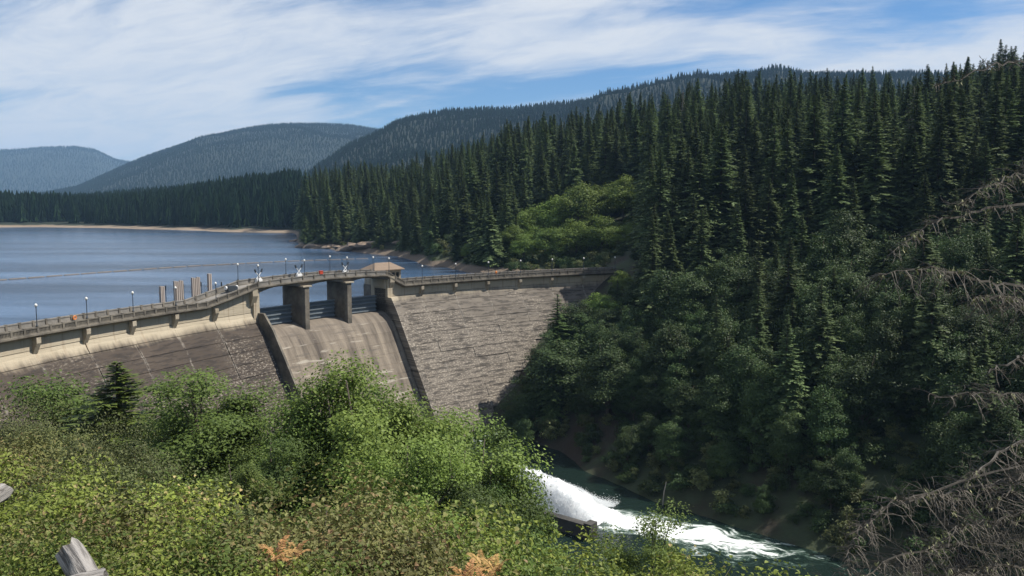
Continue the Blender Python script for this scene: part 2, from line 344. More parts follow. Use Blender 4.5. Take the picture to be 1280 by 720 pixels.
# ------------------------------------------------------------------ terrain
LAKE, RIVER = 0.0, -33.0
PROF = {
 -180: [(0, 23.3), (20, 30), (100, 60), (400, 120), (900, 130), (3000, 200), (13000, 250)],
 -110: [(0, 23.3), (30, 26), (100, 30), (400, 60), (1000, 90), (13000, 200)],
 -70: [(0, 23.3), (30, 19), (60, 15), (100, 12), (140, 14), (300, 20), (800, 40), (3000, 100), (13000, 200)],
 -45: [(0, 23.3), (15, 19.2), (30, 15.5), (60, 9.5), (100, 6), (130, 6), (160, 4), (200, 2.5), (400, 6), (1200, 20), (13000, 200)],
 -38: [(0, 23.3), (6, 21.6), (15, 18.6), (30, 14.8), (60, 6.5), (100, 0), (125, 2), (140, 4), (165, -3), (200, -12), (1000, -8), (1165, -1), (1178, 2), (1400, 8), (13000, 100)],
 -31.8: [(0, 23.3), (6, 21.4), (15, 18.2), (30, 13.8), (50, 7.5), (80, -2), (110, -9), (140, -14), (160, -15), (180, -14), (400, -25), (1000, -8), (1118, -1), (1130, 2), (1250, 5), (2000, 12), (13000, 100)],
 -27.6: [(0, 23.3), (6, 21.2), (15, 17.5), (30, 12.2), (50, 5.5), (80, -5), (110, -13), (140, -18), (170, -19), (190, -18), (400, -25), (900, -8), (1028, -1), (1040, 2), (1150, 5), (1500, 8), (13000, 100)],
 -23: [(0, 23.3), (6, 21.1), (15, 17), (30, 10.8), (50, 3), (80, -8), (110, -17), (140, -21), (180, -23), (205, -20), (400, -25), (800, -8), (915, -1), (926, 2), (1000, 6), (1300, 20), (2000, 32), (13000, 100)],
 -18.3: [(0, 23.3), (6, 21), (15, 16.5), (30, 9.5), (50, 0), (80, -12), (110, -21), (140, -25), (185, -27), (215, -20), (400, -25), (700, -8), (806, -1), (816, 2), (900, 10), (1050, 26), (1400, 38), (2000, 46), (13000, 100)],
 -14.9: [(0, 23.3), (6, 21), (15, 16.2), (30, 8.6), (50, -1.2), (80, -13.5), (110, -22.5), (140, -26.5), (185, -29), (218, -20), (400, -22), (490, -6), (505, -3), (640, -6), (765, -1), (775, 2), (850, 12), (1000, 30), (1300, 44), (2000, 52), (13000, 100)],
 -14.1: [(0, 23.3), (6, 21), (15, 16.1), (30, 8.3), (50, -1.6), (80, -14.2), (110, -23), (140, -27), (185, -29.5), (218, -20), (400, -22), (488, -3), (497, 1.5), (540, 5), (600, 8), (765, 6), (850, 14), (1000, 30), (1300, 44), (2000, 54), (13000, 100)],
 -13.1: [(0, 23.3), (6, 21), (15, 16), (30, 8), (50, -2), (80, -15), (110, -24), (140, -28), (185, -30), (220, -20), (400, -18), (480, -2.5), (489, 2), (520, 6), (560, 11), (700, 14), (1000, 30), (1300, 44), (2000, 56), (13000, 100)],
 -9: [(0, 23.3), (6, 21), (15, 15.8), (30, 7), (50, -3.5), (80, -17.5), (105, -27), (125, -31), (150, -33), (192, -36), (222, -20), (370, -12), (416, -2), (424, 2), (460, 9), (530, 15), (700, 20), (1000, 32), (2000, 60), (13000, 100)],
 -5.5: [(0, 23.3), (6, 21), (15, 15.5), (30, 6), (50, -5), (80, -20), (105, -30), (118, -33.5), (130, -36), (204, -36), (228, -20), (290, -12), (338, -2), (346, 2), (375, 8), (440, 14), (520, 23), (650, 30), (900, 32), (2000, 60), (13000, 100)],
 -2.5: [(0, 23.3), (6, 21), (15, 15.2), (30, 5.5), (50, -5.5), (80, -21), (102, -31), (112, -34), (120, -36), (210, -36), (217, -30), (236, -18), (270, -10), (298, -2), (305, 2.5), (335, 7), (420, 18), (500, 29), (620, 36), (900, 40), (2000, 65), (13000, 100)],
 0: [(0, 23.3), (6, 21), (15, 15), (30, 5), (50, -6), (80, -22), (98, -31), (106, -34), (114, -36), (203, -36), (210, -33), (220, -28.5), (243, -16), (268, -8), (284, -2), (291, 2.5), (335, 8), (390, 16), (450, 30), (550, 42), (800, 50), (2000, 70), (13000, 100)],
 3.3: [(0, 23.3), (6, 21), (15, 15), (30, 4.5), (50, -6.5), (80, -23), (97, -33), (108, -36), (184, -36), (192, -33), (214, -24), (241, -10.5), (253, -6), (276, -3), (284, 1), (300, 4), (330, 7), (380, 18), (450, 36), (560, 49), (800, 52), (2000, 70), (13000, 100)],
 6.6: [(0, 23.3), (6, 21), (15, 15), (30, 4), (50, -7), (80, -23), (96, -33), (107, -36), (164, -36), (172, -33), (192, -24), (225, -12), (252, -3.5), (262, 2.5), (300, 7), (350, 21), (450, 43), (560, 57), (800, 56), (2000, 70), (13000, 100)],
 12: [(0, 23.3), (6, 21), (15, 15), (30, 4), (50, -7), (80, -23), (94, -33), (105, -36), (150, -36), (157, -33), (175, -24), (205, -11), (240, 3), (290, 19), (350, 33), (450, 52), (550, 65), (700, 64), (2000, 70), (13000, 100)],
 17.2: [(0, 23.3), (6, 21), (15, 15.3), (30, 5), (50, -6), (80, -22), (92, -33), (103, -36), (141, -36), (148, -33), (165, -25), (195, -10), (240, 9), (300, 27), (380, 42), (470, 54), (550, 64), (800, 62), (2000, 80), (13000, 100)],
 21.2: [(0, 23.3), (6, 21.2), (15, 15.8), (30, 6.5), (50, -5), (80, -21), (90, -33), (101, -36), (136, -36), (143, -33), (160, -24), (190, -8), (235, 12), (300, 28), (380, 42), (460, 53), (550, 64), (800, 62), (2000, 80), (13000, 100)],
 26.5: [(0, 23.3), (6, 21.4), (15, 16.3), (30, 8), (50, -3), (80, -20), (89, -33), (100, -36), (131, -36), (138, -33), (157, -23), (190, -6), (235, 14), (300, 30), (380, 45), (450, 55), (550, 68), (800, 62), (2000, 80), (13000, 100)],
 31.8: [(0, 23.3), (6, 21.6), (15, 16.8), (30, 9), (50, -2), (78, -19), (88, -33), (99, -36), (128, -36), (134, -33), (154, -22), (190, -5), (235, 16), (300, 32), (380, 48), (450, 59), (550, 72), (800, 62), (2000, 80), (13000, 100)],
 50: [(0, 23.3), (6, 22), (15, 18), (30, 12), (50, 0), (78, -18), (88, -33), (99, -36), (128, -36), (134, -33), (154, -10), (190, 14), (235, 32), (300, 53), (380, 73), (450, 84), (800, 80), (2000, 90), (13000, 100)],
 80: [(0, 23.3), (15, 21), (30, 15), (60, -8), (86, -33), (97, -36), (130, -36), (137, -33), (200, 15), (400, 70), (1000, 100), (13000, 150)],
 110: [(0, 23.3), (20, 23), (60, 5), (110, -33), (120, -36), (160, -36), (170, -33), (300, 30), (600, 80), (1500, 120), (13000, 150)],
 150: [(0, 23.3), (20, 28), (50, 35), (200, 50), (500, 90), (1500, 150), (13000, 250)],
 180: [(0, 23.3), (20, 30), (100, 60), (400, 120), (900, 130), (3000, 200), (13000, 250)],
}
AZ = np.array(sorted(PROF)); LX = [np.log(np.array([p[0] for p in PROF[a]]) + 6.0) for a in AZ]; LZ = [np.array([p[1] for p in PROF[a]], float) for a in AZ]
def ridge(px, py, D):   # silhouette in the photograph -> crest height over azimuth at distance D
    az = np.array([math.degrees(math.atan((x - 640) / F_PX)) for x in px]); return az, np.array([top_z(x, y, D) for x, y in zip(px, py)])
RIDGES = [
 (2600, 1500, 900) + ridge((330, 400, 440, 480, 500, 560, 640, 700, 760, 850, 950, 1100, 1300), (262, 215, 190, 172, 161, 151, 147, 141, 126, 106, 100, 98, 98), 2600) + (27,),
 (5200, 2300, 1500) + ridge((-40, 20, 60, 100, 150, 200, 250, 300, 350, 400, 440, 475, 540, 640, 900), (262, 252, 244, 236, 214, 194, 176, 166, 159, 157, 158, 164, 176, 200, 240), 5200) + (41,),
 (10000, 3200, 2400) + ridge((-300, -100, 0, 50, 100, 125, 150, 200, 300, 420, 600), (196, 190, 192, 188, 186, 190, 202, 211, 222, 232, 250), 10000) + (55,),
]
def height(x, y):
    x = np.asarray(x, float); y = np.asarray(y, float); sh = np.broadcast(x, y).shape
    x = np.broadcast_to(x, sh).ravel(); y = np.broadcast_to(y, sh).ravel()
    d = np.hypot(x, y); a = np.degrees(np.arctan2(x, y)); ld = np.log(d + 6.0)
    Z = np.stack([np.interp(ld, lx, lz) for lx, lz in zip(LX, LZ)])
    i = np.clip(np.searchsorted(AZ, a) - 1, 0, len(AZ) - 2); f = (a - AZ[i]) / (AZ[i + 1] - AZ[i])
    k = np.arange(len(d)); z = Z[i, k] * (1 - f) + Z[i + 1, k] * f
    # unevenness grows with distance, none in the water strips
    dry = np.clip(np.minimum(np.abs(z - LAKE) / 3, np.abs(z - RIVER) / 4), .15, 1)
    z = z + fbm(x / 38, y / 38, 3) * np.clip(d / 60, 0, 5.0) * dry * np.where(d < 150, .55, 1) + fbm(x / 6, y / 6, 9, 2) * np.clip(d / 25, 0, .55) * dry
    for D, wf, wb, raz, rz, sd in RIDGES:
        H = np.interp(a, raz, rz); dd = np.where(d < D, (D - d) / wf, (d - D) / wb); s = np.clip(1 - dd, 0, 1)
        s = s * s * (3 - 2 * s)
        rg = 5 + (H - 5) * s + fbm(x / (D * .09), y / (D * .09), sd) * H * .26 * s * np.clip(dd * 3.0, 0.05, 1) * 1.0
        z = np.where(d > D - wf, np.maximum(z, rg), z)
    return z.reshape(sh)
def gz(x, y): return float(height(np.array([x]), np.array([y]))[0])

def ground_mat():
    m, t = new_mat('ground_soil')
    g = t.n('ShaderNodeNewGeometry'); s = t.n('ShaderNodeSeparateXYZ', i0=g.outputs['Position'])
    n1 = t.noise(g.outputs['Position'], .05, 6, .65); n2 = t.noise(g.outputs['Position'], .9, 6, .7)
    soil = t.mix(n2, (.016, .012, .008, 1), (.045, .033, .02, 1))
    green = t.mix(n2, (.022, .034, .015, 1), (.05, .065, .026, 1))
    c = t.mix(t.rng(n1, .38, .55), soil, green)
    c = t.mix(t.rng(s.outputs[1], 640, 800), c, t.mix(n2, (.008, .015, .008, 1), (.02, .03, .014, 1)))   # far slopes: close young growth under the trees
    bare = t.mix(n2, (.10, .075, .052, 1), (.40, .32, .23, 1)); bare = t.mix(t.m('MULTIPLY', t.rng(s.outputs[1], 640, 700, 1, 0), .72), bare, t.mix(n2, (.05, .038, .028, 1), (.17, .125, .088, 1)))  # nearer lake bank: shadow of trees and bank painted in as darker brown
    strata = t.noise(t.vec(t.m('MULTIPLY', s.outputs[0], .04), t.m('MULTIPLY', s.outputs[1], .04), t.m('MULTIPLY', s.outputs[2], 2.0)), 1.0, 4, .6)
    bare = t.mix(t.rng(strata, .45, .6, 0, .6), bare, (.14, .105, .075, 1))
    hz = t.m('ADD', s.outputs[2], t.m('MULTIPLY', t.m('SUBTRACT', n1, .5), 3.0))
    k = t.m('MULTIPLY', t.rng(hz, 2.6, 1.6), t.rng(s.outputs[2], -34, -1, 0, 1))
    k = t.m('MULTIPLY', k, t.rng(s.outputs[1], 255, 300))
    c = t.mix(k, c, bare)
    b = t.n('ShaderNodeBump', Strength=.6, Distance=.3); t.put(b.inputs['Height'], n2)
    finish(t, t.n('ShaderNodeBsdfPrincipled', Base_Color=c, Roughness=.95, Normal=b.outputs[0])); return m
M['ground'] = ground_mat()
def build_ground():
    az = np.concatenate([np.linspace(-180, -46, 46), np.linspace(-45, 45, 420), np.linspace(46, 180, 46)[:-1]])
    dr = np.concatenate([[0.3], np.geomspace(1.0, 560, 210)[0:], np.geomspace(575, 13000, 150)])
    A, D = np.meshgrid(np.radians(az), dr, indexing='ij')
    X = np.sin(A) * D; Y = np.cos(A) * D; Z = height(X, Y)
    na, nd = A.shape; idx = np.arange(na * nd).reshape(na, nd)
    i0 = idx; i1 = np.roll(idx, -1, axis=0)
    Fq = np.stack([i0[:, :-1], i0[:, 1:], i1[:, 1:], i1[:, :-1]], -1).reshape(-1, 4)[:, ::-1]
    V = np.stack([X, Y, Z], -1).reshape(-1, 3)
    c = len(V); V = np.vstack([V, [[0, 0, 23.3]]])
    F = [list(f) for f in Fq] ; F += [[idx[i, 0], idx[(i + 1) % na, 0], c][::-1] for i in range(na)]
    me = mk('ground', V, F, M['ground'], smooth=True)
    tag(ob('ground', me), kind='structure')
build_ground()

# ------------------------------------------------------------------ water
def water_mat(name, deep, wave, rough, foam=False):
    m, t = new_mat(name)
    g = t.n('ShaderNodeNewGeometry'); s = t.n('ShaderNodeSeparateXYZ', i0=g.outputs['Position'])
    P = g.outputs['Position']
    n1 = t.noise(P, wave, 5, .6); n2 = t.noise(P, wave * .18, 3, .5)
    st = t.noise(t.vec(t.m('MULTIPLY', s.outputs[0], .004), t.m('MULTIPLY', s.outputs[1], .022), 1.0), 1.0, 4, .6)
    b = t.n('ShaderNodeBump', Distance=.5)
    col = deep + (1,)
    if not foam:
        t.put(b.inputs['Strength'], t.rng(st, .35, .65, 1.0, .25))
        t.put(b.inputs['Height'], t.m('ADD', t.m('MULTIPLY', n1, .5), t.m('MULTIPLY', n2, .7)))
        c = t.mix(t.rng(st, .35, .65), tuple(x * .5 for x in deep) + (1,), tuple(x * 1.5 for x in deep) + (1,))
        r = rough
    else:
        t.put(b.inputs['Strength'], .8); t.put(b.inputs['Height'], n1)
        # churned white water spreading from where the jet lands, drawn out along the current
        fx, fy = FOAM_C; dx, dy = FOAM_D
        rx = t.m('SUBTRACT', s.outputs[0], fx); ry = t.m('SUBTRACT', s.outputs[1], fy)
        al = t.m('ADD', t.m('MULTIPLY', rx, dx), t.m('MULTIPLY', ry, dy)); ac = t.m('SUBTRACT', t.m('MULTIPLY', rx, -dy), t.m('MULTIPLY', ry, -dx))
        ac = t.m('ADD', ac, t.m('MULTIPLY', t.m('SUBTRACT', t.noise(P, .09, 3), .5), 10.0))
        wid = t.rng(al, -20, 30, 5.5, 12.0, False)
        across = t.m('SUBTRACT', 1.0, t.m('DIVIDE', t.m('ABSOLUTE', ac), wid))
        along = t.m('MULTIPLY', t.rng(al, -32, -20), t.rng(al, 52, 6))
        warp = t.vec(t.m('MULTIPLY', al, .45), ac, 0.0)
        fn = t.noise(warp, .5, 6, .7, .8)
        k = t.m('ADD', t.m('MULTIPLY', t.m('MULTIPLY', across, along), 1.25), t.m('MULTIPLY', t.m('SUBTRACT', fn, .56), 2.4))
        fl = t.rng(k, .05, 1.0)
        spk = t.m('MULTIPLY', t.rng(t.noise(warp, 1.1, 5, .75), .62, .72), t.rng(t.m('ADD', al, t.m('MULTIPLY', t.m('ABSOLUTE', ac), -1.0)), -30, 10))
        spk = t.m('MULTIPLY', spk, t.rng(al, 75, 20))
        fl = t.m('MAXIMUM', fl, t.m('MULTIPLY', spk, .5))
        c = t.mix(t.rng(fl, 0, .45), col, (.07, .115, .09, 1)); c = t.mix(t.rng(fl, .3, .85), c, (.86, .90, .88, 1))
        r = t.m('ADD', rough, t.m('MULTIPLY', fl, .6), clamp=True)
    p = t.n('ShaderNodeBsdfPrincipled', Base_Color=c, Normal=b.outputs[0]); t.put(p.inputs['Roughness'], r)
    p.inputs['IOR'].default_value = 1.33
    finish(t, p); return m
FOAM_C = (19.0, 148.0); _fd = Vector((16, -9)).normalized(); FOAM_D = (_fd.x, _fd.y)
M['lake'] = water_mat('lake_water', (.045, .085, .15), .9, .16)
M['river'] = water_mat('river_water', (.008, .018, .014), 1.1, .08, True)
def dam_pt(a, r, z=0.0): return (DC[0] + r * math.cos(R(a)), DC[1] + r * math.sin(R(a)), z)
arc = [dam_pt(a, 204.6)[:2] for a in np.linspace(176, 104, 60)]
outer = [(150, 300), (160, 900), (-100, 1700), (-1300, 1700), (-1400, 300), (-250, 80)]
me = mk('lake_water', [(x, y, LAKE) for x, y in arc + outer], [list(range(len(arc) + len(outer)))[::-1]], M['lake'])
tag(ob('lake_water', me), kind='structure')
gx = np.linspace(-40, 260, 40); gy = np.linspace(-160, 200, 40)
X, Y = np.meshgrid(gx, gy, indexing='ij'); idx = np.arange(1600).reshape(40, 40)
me = mk('river_water', np.stack([X, Y, np.full_like(X, RIVER)], -1).reshape(-1, 3), np.stack([idx[:-1, :-1], idx[1:, :-1], idx[1:, 1:], idx[:-1, 1:]], -1).reshape(-1, 4), M['river'])
tag(ob('river_water', me), kind='structure')

# ------------------------------------------------------------------ the dam
rng = random.Random(5)
DB = Vector(dam_pt(142, 186, -33))
dam = empty('dam', 'curved concrete dam with gated spillway and parapet across the gorge', 'dam', DB)
OFF = Vector((DC[0], DC[1], 0)) - DB              # children modelled about the arch centre
def part(name, me, parent=None, rz=0.0, push=0.0, dz=0.0):
    o = ob(name, me, parent or dam)
    o.location = OFF + Vector((push * math.cos(rz + R(1.5)), push * math.sin(rz + R(1.5)), dz)) if parent in (None, dam) else (0, 0, 0)
    o.rotation_euler = (0, 0, rz); return o
def sector(name, poly, a0, a1, n, mat, zf=None, gap=0.0):
    """(r, z) outline swept about the arch centre from a0 to a1 degrees"""
    k = len(poly); V = []
    for i in range(n + 1):
        a = a0 + (a1 - a0) * i / n; aa = R(a)
        g = gap if i == 0 else (-gap if i == n else 0)
        dzv = zf(a) if zf else 0.0
        for r, z in poly:
            b = aa + g / r * (1 if a1 > a0 else -1)
            V.append((r * math.cos(b), r * math.sin(b), z + dzv))
    F = [(i * k + j, i * k + (j + 1) % k, (i + 1) * k + (j + 1) % k, (i + 1) * k + j) for i in range(n) for j in range(k)]
    F += [tuple(reversed(range(k))), tuple(range(n * k, n * k + k))]
    me = mk(name, V, [list(f) for f in F], mat)
    import bmesh
    bm = bmesh.new(); bm.from_mesh(me); bmesh.ops.recalc_face_normals(bm, faces=bm.faces); bm.to_mesh(me); bm.free()
    return me
def r_face(z):
    if z > 1.2: return 200.45
    if z < -2.6: return 199.6 + .57 * z
    f = (1.2 - z) / 3.8; return 200.45 - (200.45 - (199.6 - .57 * 2.6)) * f ** 1.7
A_LW, A_RW = 147.75, 136.55                          # training walls either side of the spillway
LB = [151.2 + 2.95 * k for k in range(9)]            # bracket angles, near wing
RB = [133.3 - 3.26 * k for k in range(9)]            # bracket angles, far wing
lifts = [3.3, 1.1, -1.2] + [-1.2 - 2.5 * k for k in range(1, 15)]
# core
def core(a0, a1, n, face, top, name='core'):
    zs = [top] + [z for z in (1.2, 0, -1.2, -2.6, -10, -20, -37) if z < top]
    poly = [(face(z) + .45, z) for z in zs] + [(205.5, -37), (205.5, top)]
    part('core', sector('core', poly, a0, a1, n, M['core']))
core(LB[-1], A_LW, 16, r_face, 3.3); core(A_RW, RB[-1], 16, r_face, 3.3)
# face blocks: one per monolith and lift, meshes shared along the arch
def block_mesh(z0, z1, span, face, mat, nm, mid=()):
    g = .05
    zs = [z0 - g] + list(mid) + [z1 + g]
    poly = [(face(z), z) for z in zs] + [(face(z1) + .5, z1 + g), (face(z0) + .5, z0 - g)]
    return sector(nm, poly, 0, span, 3, mat, gap=.035)
cache = {}
def wing(a_list, span):
    for a in a_list:
        for z0, z1 in zip(lifts[:-1], lifts[1:]):
            p = dam_pt(a + span / 2, r_face(z0) - .5)
            if gz(p[0], p[1]) > z0 + .6: continue
            key = (round(span, 3), z0)
            if key not in cache:
                mid = (0.3, -.4) if z0 == 1.1 else ((-2.0,) if z0 == -1.2 else ())
                cache[key] = block_mesh(z0, z1, span, r_face, M['face'], 'concrete_block', mid)
            part('concrete_block', cache[key], dam, R(a), rng.uniform(-.1, .1) if z1 < -1 else rng.uniform(-.012, .012))
wing(LB[:-1], 2.95); wing([A_LW + .3], LB[0] - A_LW - .3)
wing([a - 3.26 for a in RB[:-1]], 3.26); wing([RB[0]], A_RW - .35 - RB[0])
# spillway: ogee crest then slope
def r_sp(z): return 200.5 + .57 * z
ogee = [(204.9, -3.6), (203.8, -2.9), (202.4, -2.75), (200.9, -3.05), (199.4, -3.9), (198.1, -5.0)]
def sp_slab(pts, a0, span, nm):
    pts = list(pts); back = [(r + .5, z - .35) for r, z in reversed(pts)]
    return sector(nm, pts + back, 0, span, 3, M['spill'], gap=.012)
sp_l = [-5.0] + [-5.0 - 2.45 * k for k in range(1, 14)]
ncol = 6; cspan = (A_LW - A_RW) / ncol
prof = [[(x, z) for x, z in ogee]] + [[(198.08 if z0 == -5.0 else r_sp(z0 - .012), z0 - .012), (r_sp(z1 + .012), z1 + .012)] for z0, z1 in zip(sp_l[:-1], sp_l[1:])]
for pts in prof:
    me = sp_slab(pts, 0, cspan, 'spillway_slab')
    for c in range(ncol): part('spillway_slab', me, dam, R(A_RW + c * cspan), rng.uniform(-.012, .012))
poly = [(205.5, -4.2), (203.4, -3.8), (201.3, -4.2), (199.6, -5.4)] + [(r_sp(z) + .6, z) for z in (-8, -20, -37)] + [(205.5, -37)]
part('core', sector('core', poly, A_RW, A_LW, 8, M['core']))
# training walls
def wall_poly(up, zt):
    zs = [zt, -2.6, -8, -16, -26, -36.5]
    out = [(min(199.4, 199.6 + .57 * z) - up * (.45 if i == 0 else 1) , z) for i, z in enumerate(zs)]
    return out + [(r_sp(-36.5) + 2, -36.5), (203.5, -4), (203.5, zt)]
dl = math.degrees(.9 / 195)
part('training_wall', sector('training_wall', wall_poly(2.9, 1.0), A_LW, A_LW + dl * .6, 2, M['trim']))
part('training_wall', sector('training_wall', wall_poly(2.1, 1.0), A_RW - math.degrees(2.1 / 195), A_RW, 2, M['face']))
# deck level along the arch: ramps up to the gate bridge
def zoff(a):
    up = 3.0 + .45 * math.cos((a - (A_LW + A_RW) / 2) / 5.7 * math.pi / 2)
    if a >= 151.9: return 0.0
    if a > 147.9: return up * (151.9 - a) / 4.0
    if a >= 136.7: return up
    if a > 135.0: return up * (a - 135.0) / 1.7
    return 0.0
def zflat(a): return 0.0
# cornice slab / road deck, one stretch per bay
stretch = [(LB[i], LB[i + 1], zflat) for i in range(1, 8)] + [(151.9, LB[1], zflat), (147.9, 151.9, zoff), (136.7, 147.9, zoff), (135.0, 136.7, zoff), (RB[0], 135.0, zflat)] + [(RB[i + 1], RB[i], zflat) for i in range(8)]
for a0, a1, zf in stretch:
    n = max(2, int((a1 - a0) * 2))
    part('road_deck', sector('road_deck', [(200.45, 3.55), (205.9, 3.55), (205.9, 3.85), (200.45, 3.85)], a0, a1, n, M['deck'], zf))
    part('cornice', sector('cornice', [(199.25, 3.62), (199.25, 3.92), (199.6, 3.98), (200.5, 3.98), (200.5, 3.25), (199.9, 3.25)], a0, a1, n, M['trim'], lambda a, f=zf: f(a)))
    part('cornice', sector('cornice', [(206.9, 3.62), (206.9, 3.92), (206.5, 3.98), (205.8, 3.98), (205.8, 3.3), (206.5, 3.3)], a0, a1, n, M['trim'], zf))
    if zf is zoff and not (a0 < 140 < a1):               # spandrel wall under the ramps
        part('ramp_wall', sector('ramp_wall', [(200.45, 3.24), (205.4, 3.24), (205.4, 3.5), (200.45, 3.5)], a0, a1, 2, M['face']))
        V = []; nn = 6
        for i in range(nn + 1):
            a = a0 + (a1 - a0) * i / nn; aa = R(a)
            for r, z in ((200.46, 3.3), (205.38, 3.3), (205.38, 3.52 + zoff(a)), (200.46, 3.52 + zoff(a))): V.append((r * math.cos(aa), r * math.sin(aa), z))
        F = [[i * 4 + j, i * 4 + (j + 1) % 4, i * 4 + 4 + (j + 1) % 4, i * 4 + 4 + j] for i in range(nn) for j in range(4)] + [[0, 1, 2, 3], [nn * 4 + j for j in (3, 2, 1, 0)]]
        part('ramp_wall', mk('ramp_wall', V, F, M['face']))
# balustrade: post and slotted panel, shared along the level stretches
def balustrade(span, r, solid, zf=None, a0=0.0):
    mb_post = MB(); mb_pan = MB()
    def P(a, rr, z): aa = R(a); return (rr * math.cos(aa), rr * math.sin(aa), z + (zf(a) if zf else 0))
    def hexa(mb, b0, b1, r0, r1, z0, z1):
        V = [P(b, q, z) for b in (b0, b1) for q in (r0, r1) for z in (z0, z1)]
        mb.add(V, [(0, 1, 3, 2), (4, 6, 7, 5), (0, 4, 5, 1), (2, 3, 7, 6), (0, 2, 6, 4), (1, 5, 7, 3)])
    pw = math.degrees(.2 / r)
    hexa(mb_post, a0 - pw, a0 + pw, r - .22, r + .22, 3.9, 5.08)
    b0, b1 = a0 + pw, a0 + span - pw
    hexa(mb_pan, b0, b1, r - .16, r + .16, 4.78, 5.0); hexa(mb_pan, b0, b1, r - .14, r + .14, 3.9, 4.16)
    if solid: hexa(mb_pan, b0, b1, r - .07, r + .07, 4.16, 4.78)
    else:
        nb = 8; st = (b1 - b0) / nb
        for i in range(nb): c = b0 + (i + .5) * st; hexa(mb_pan, c - st * .27, c + st * .27, r - .08, r + .08, 4.16, 4.78)
    return mb_post.mesh('parapet_post', M['trim']), mb_pan.mesh('parapet_panel', M['trim'] if not solid else M['deck'])
def rail(a_from, a_to, n, r, solid, zf=None):
    span = (a_to - a_from) / n
    if zf is None:
        key = ('rail', round(span, 4), r, solid)
        if key not in cache: cache[key] = balustrade(span, r, solid)
        for i in range(n):
            part('parapet_post', cache[key][0], dam, R(a_from + i * span)); part('parapet_panel', cache[key][1], dam, R(a_from + i * span))
    else:
        for i in range(n):
            p, q = balustrade(span, r, solid, zf, a_from + i * span); part('parapet_post', p); part('parapet_panel', q)
for r, solid in ((199.62, False), (206.35, True)):
    for i in range(1, 6): rail(LB[i], LB[i + 1], 4, r, solid)
    rail(151.9, LB[1], 3, r, solid); rail(147.9, 151.9, 5, r, solid, zoff)
    rail(136.7, 147.9, 12, r, True, zoff); rail(135.0, 136.7, 2, r, solid, zoff); rail(RB[0], 135.0, 2, r, solid)
    for i in range(7): rail(RB[i + 1], RB[i], 4, r, solid)
# corbel brackets under the cornice
bp = [(200.7, 3.3), (199.4, 3.24), (199.4, 2.3), (200.3, .5), (200.7, .5)]
bw = math.degrees(.9 / 200)
bm_ = sector('bracket', bp, -bw / 2, bw / 2, 1, M['clean'])
for a in LB[:7] + RB[:8]: part('bracket', bm_, dam, R(a))
bp2 = [(200.9, 6.4), (199.3, 6.4), (199.3, 4.9), (200.2, 2.6), (200.9, 2.6)]
bm2 = sector('bracket', bp2, -bw * .8, bw * .8, 1, M['clean'])
for a in (A_LW + .45, A_RW - .35): part('bracket', bm2, dam, R(a))
# spillway piers, abutments and arched gate bridge
PA = [A_RW + (A_LW - A_RW) / 3, A_RW + 2 * (A_LW - A_RW) / 3]
def pier(a, w, z0, name='pier'):
    out = [(198.9, -w * .62), (199.5, -w), (206.2, -w), (207.2, -w * .5), (207.2, w * .5), (206.2, w), (199.5, w), (198.9, w * .62)]
    V = [(r, tt, z) for z in (z0, 5.75) for r, tt in out]; k = len(out)
    F = [[j, (j + 1) % k, k + (j + 1) % k, k + j] for j in range(k)] + [list(reversed(range(k))), list(range(k, 2 * k))]
    part(name, mk(name, V, F, M['trim']), dam, R(a))
    # bearing cap
    mb = MB(); mb.box((199.6, 0, 5.92), (1.9, 2 * w + .5, .3)); part('pier_cap', mb.mesh('pier_cap', M['clean']), dam, R(a))
for a in PA: pier(a, 1.05, -9)
for a, s in ((A_LW, 1), (A_RW, -1)):
    out = [(199.9, 0), (207.0, 0), (207.0, s * 1.6), (199.9, s * 1.6)]
    V = [(r, tt, z) for z in (-9, 6.6) for r, tt in out]
    F = [[j, (j + 1) % 4, 4 + (j + 1) % 4, 4 + j] for j in range(4)] + [[3, 2, 1, 0], [4, 5, 6, 7]]
    if s < 0: F = [f[::-1] for f in F]
    part('abutment', mk('abutment', V, F, M['face']), dam, R(a))
bays = [A_RW] + PA + [A_LW]
for b0, b1 in zip(bays[:-1], bays[1:]):
    V = []; n = 14
    for i in range(n + 1):
        f = i / n; a = b0 + (b1 - b0) * f; aa = R(a); so = 5.55 + 1.0 * (1 - (2 * f - 1) ** 2); tp = 3.6 + zoff(a)
        for r, z in ((199.75, so), (206.7, so), (206.7, tp), (199.75, tp)): V.append((r * math.cos(aa), r * math.sin(aa), z))
    F = [[i * 4 + j, i * 4 + (j + 1) % 4, i * 4 + 4 + (j + 1) % 4, i * 4 + 4 + j] for i in range(n) for j in range(4)] + [[0, 1, 2, 3], [n * 4 + j for j in (3, 2, 1, 0)]]
    part('bridge_span', mk('bridge_span', V, F, M['trim']))
    # steel gate: skin plate and horizontal girders
    e = .42
    g = part('spillway_gate', sector('spillway_gate', [(203.2, -2.85), (203.4, -2.85), (203.4, 1.5), (203.2, 1.5)], b0 + e, b1 - e, 4, M['gate']))
    for z in (-2.4, -1.4, -.4, .55, 1.35):
        o = ob('girder', sector('girder', [(202.75, z - .14), (203.19, z - .14), (203.19, z + .14), (202.75, z + .14)], b0 + e, b1 - e, 4, M['gate']), g)

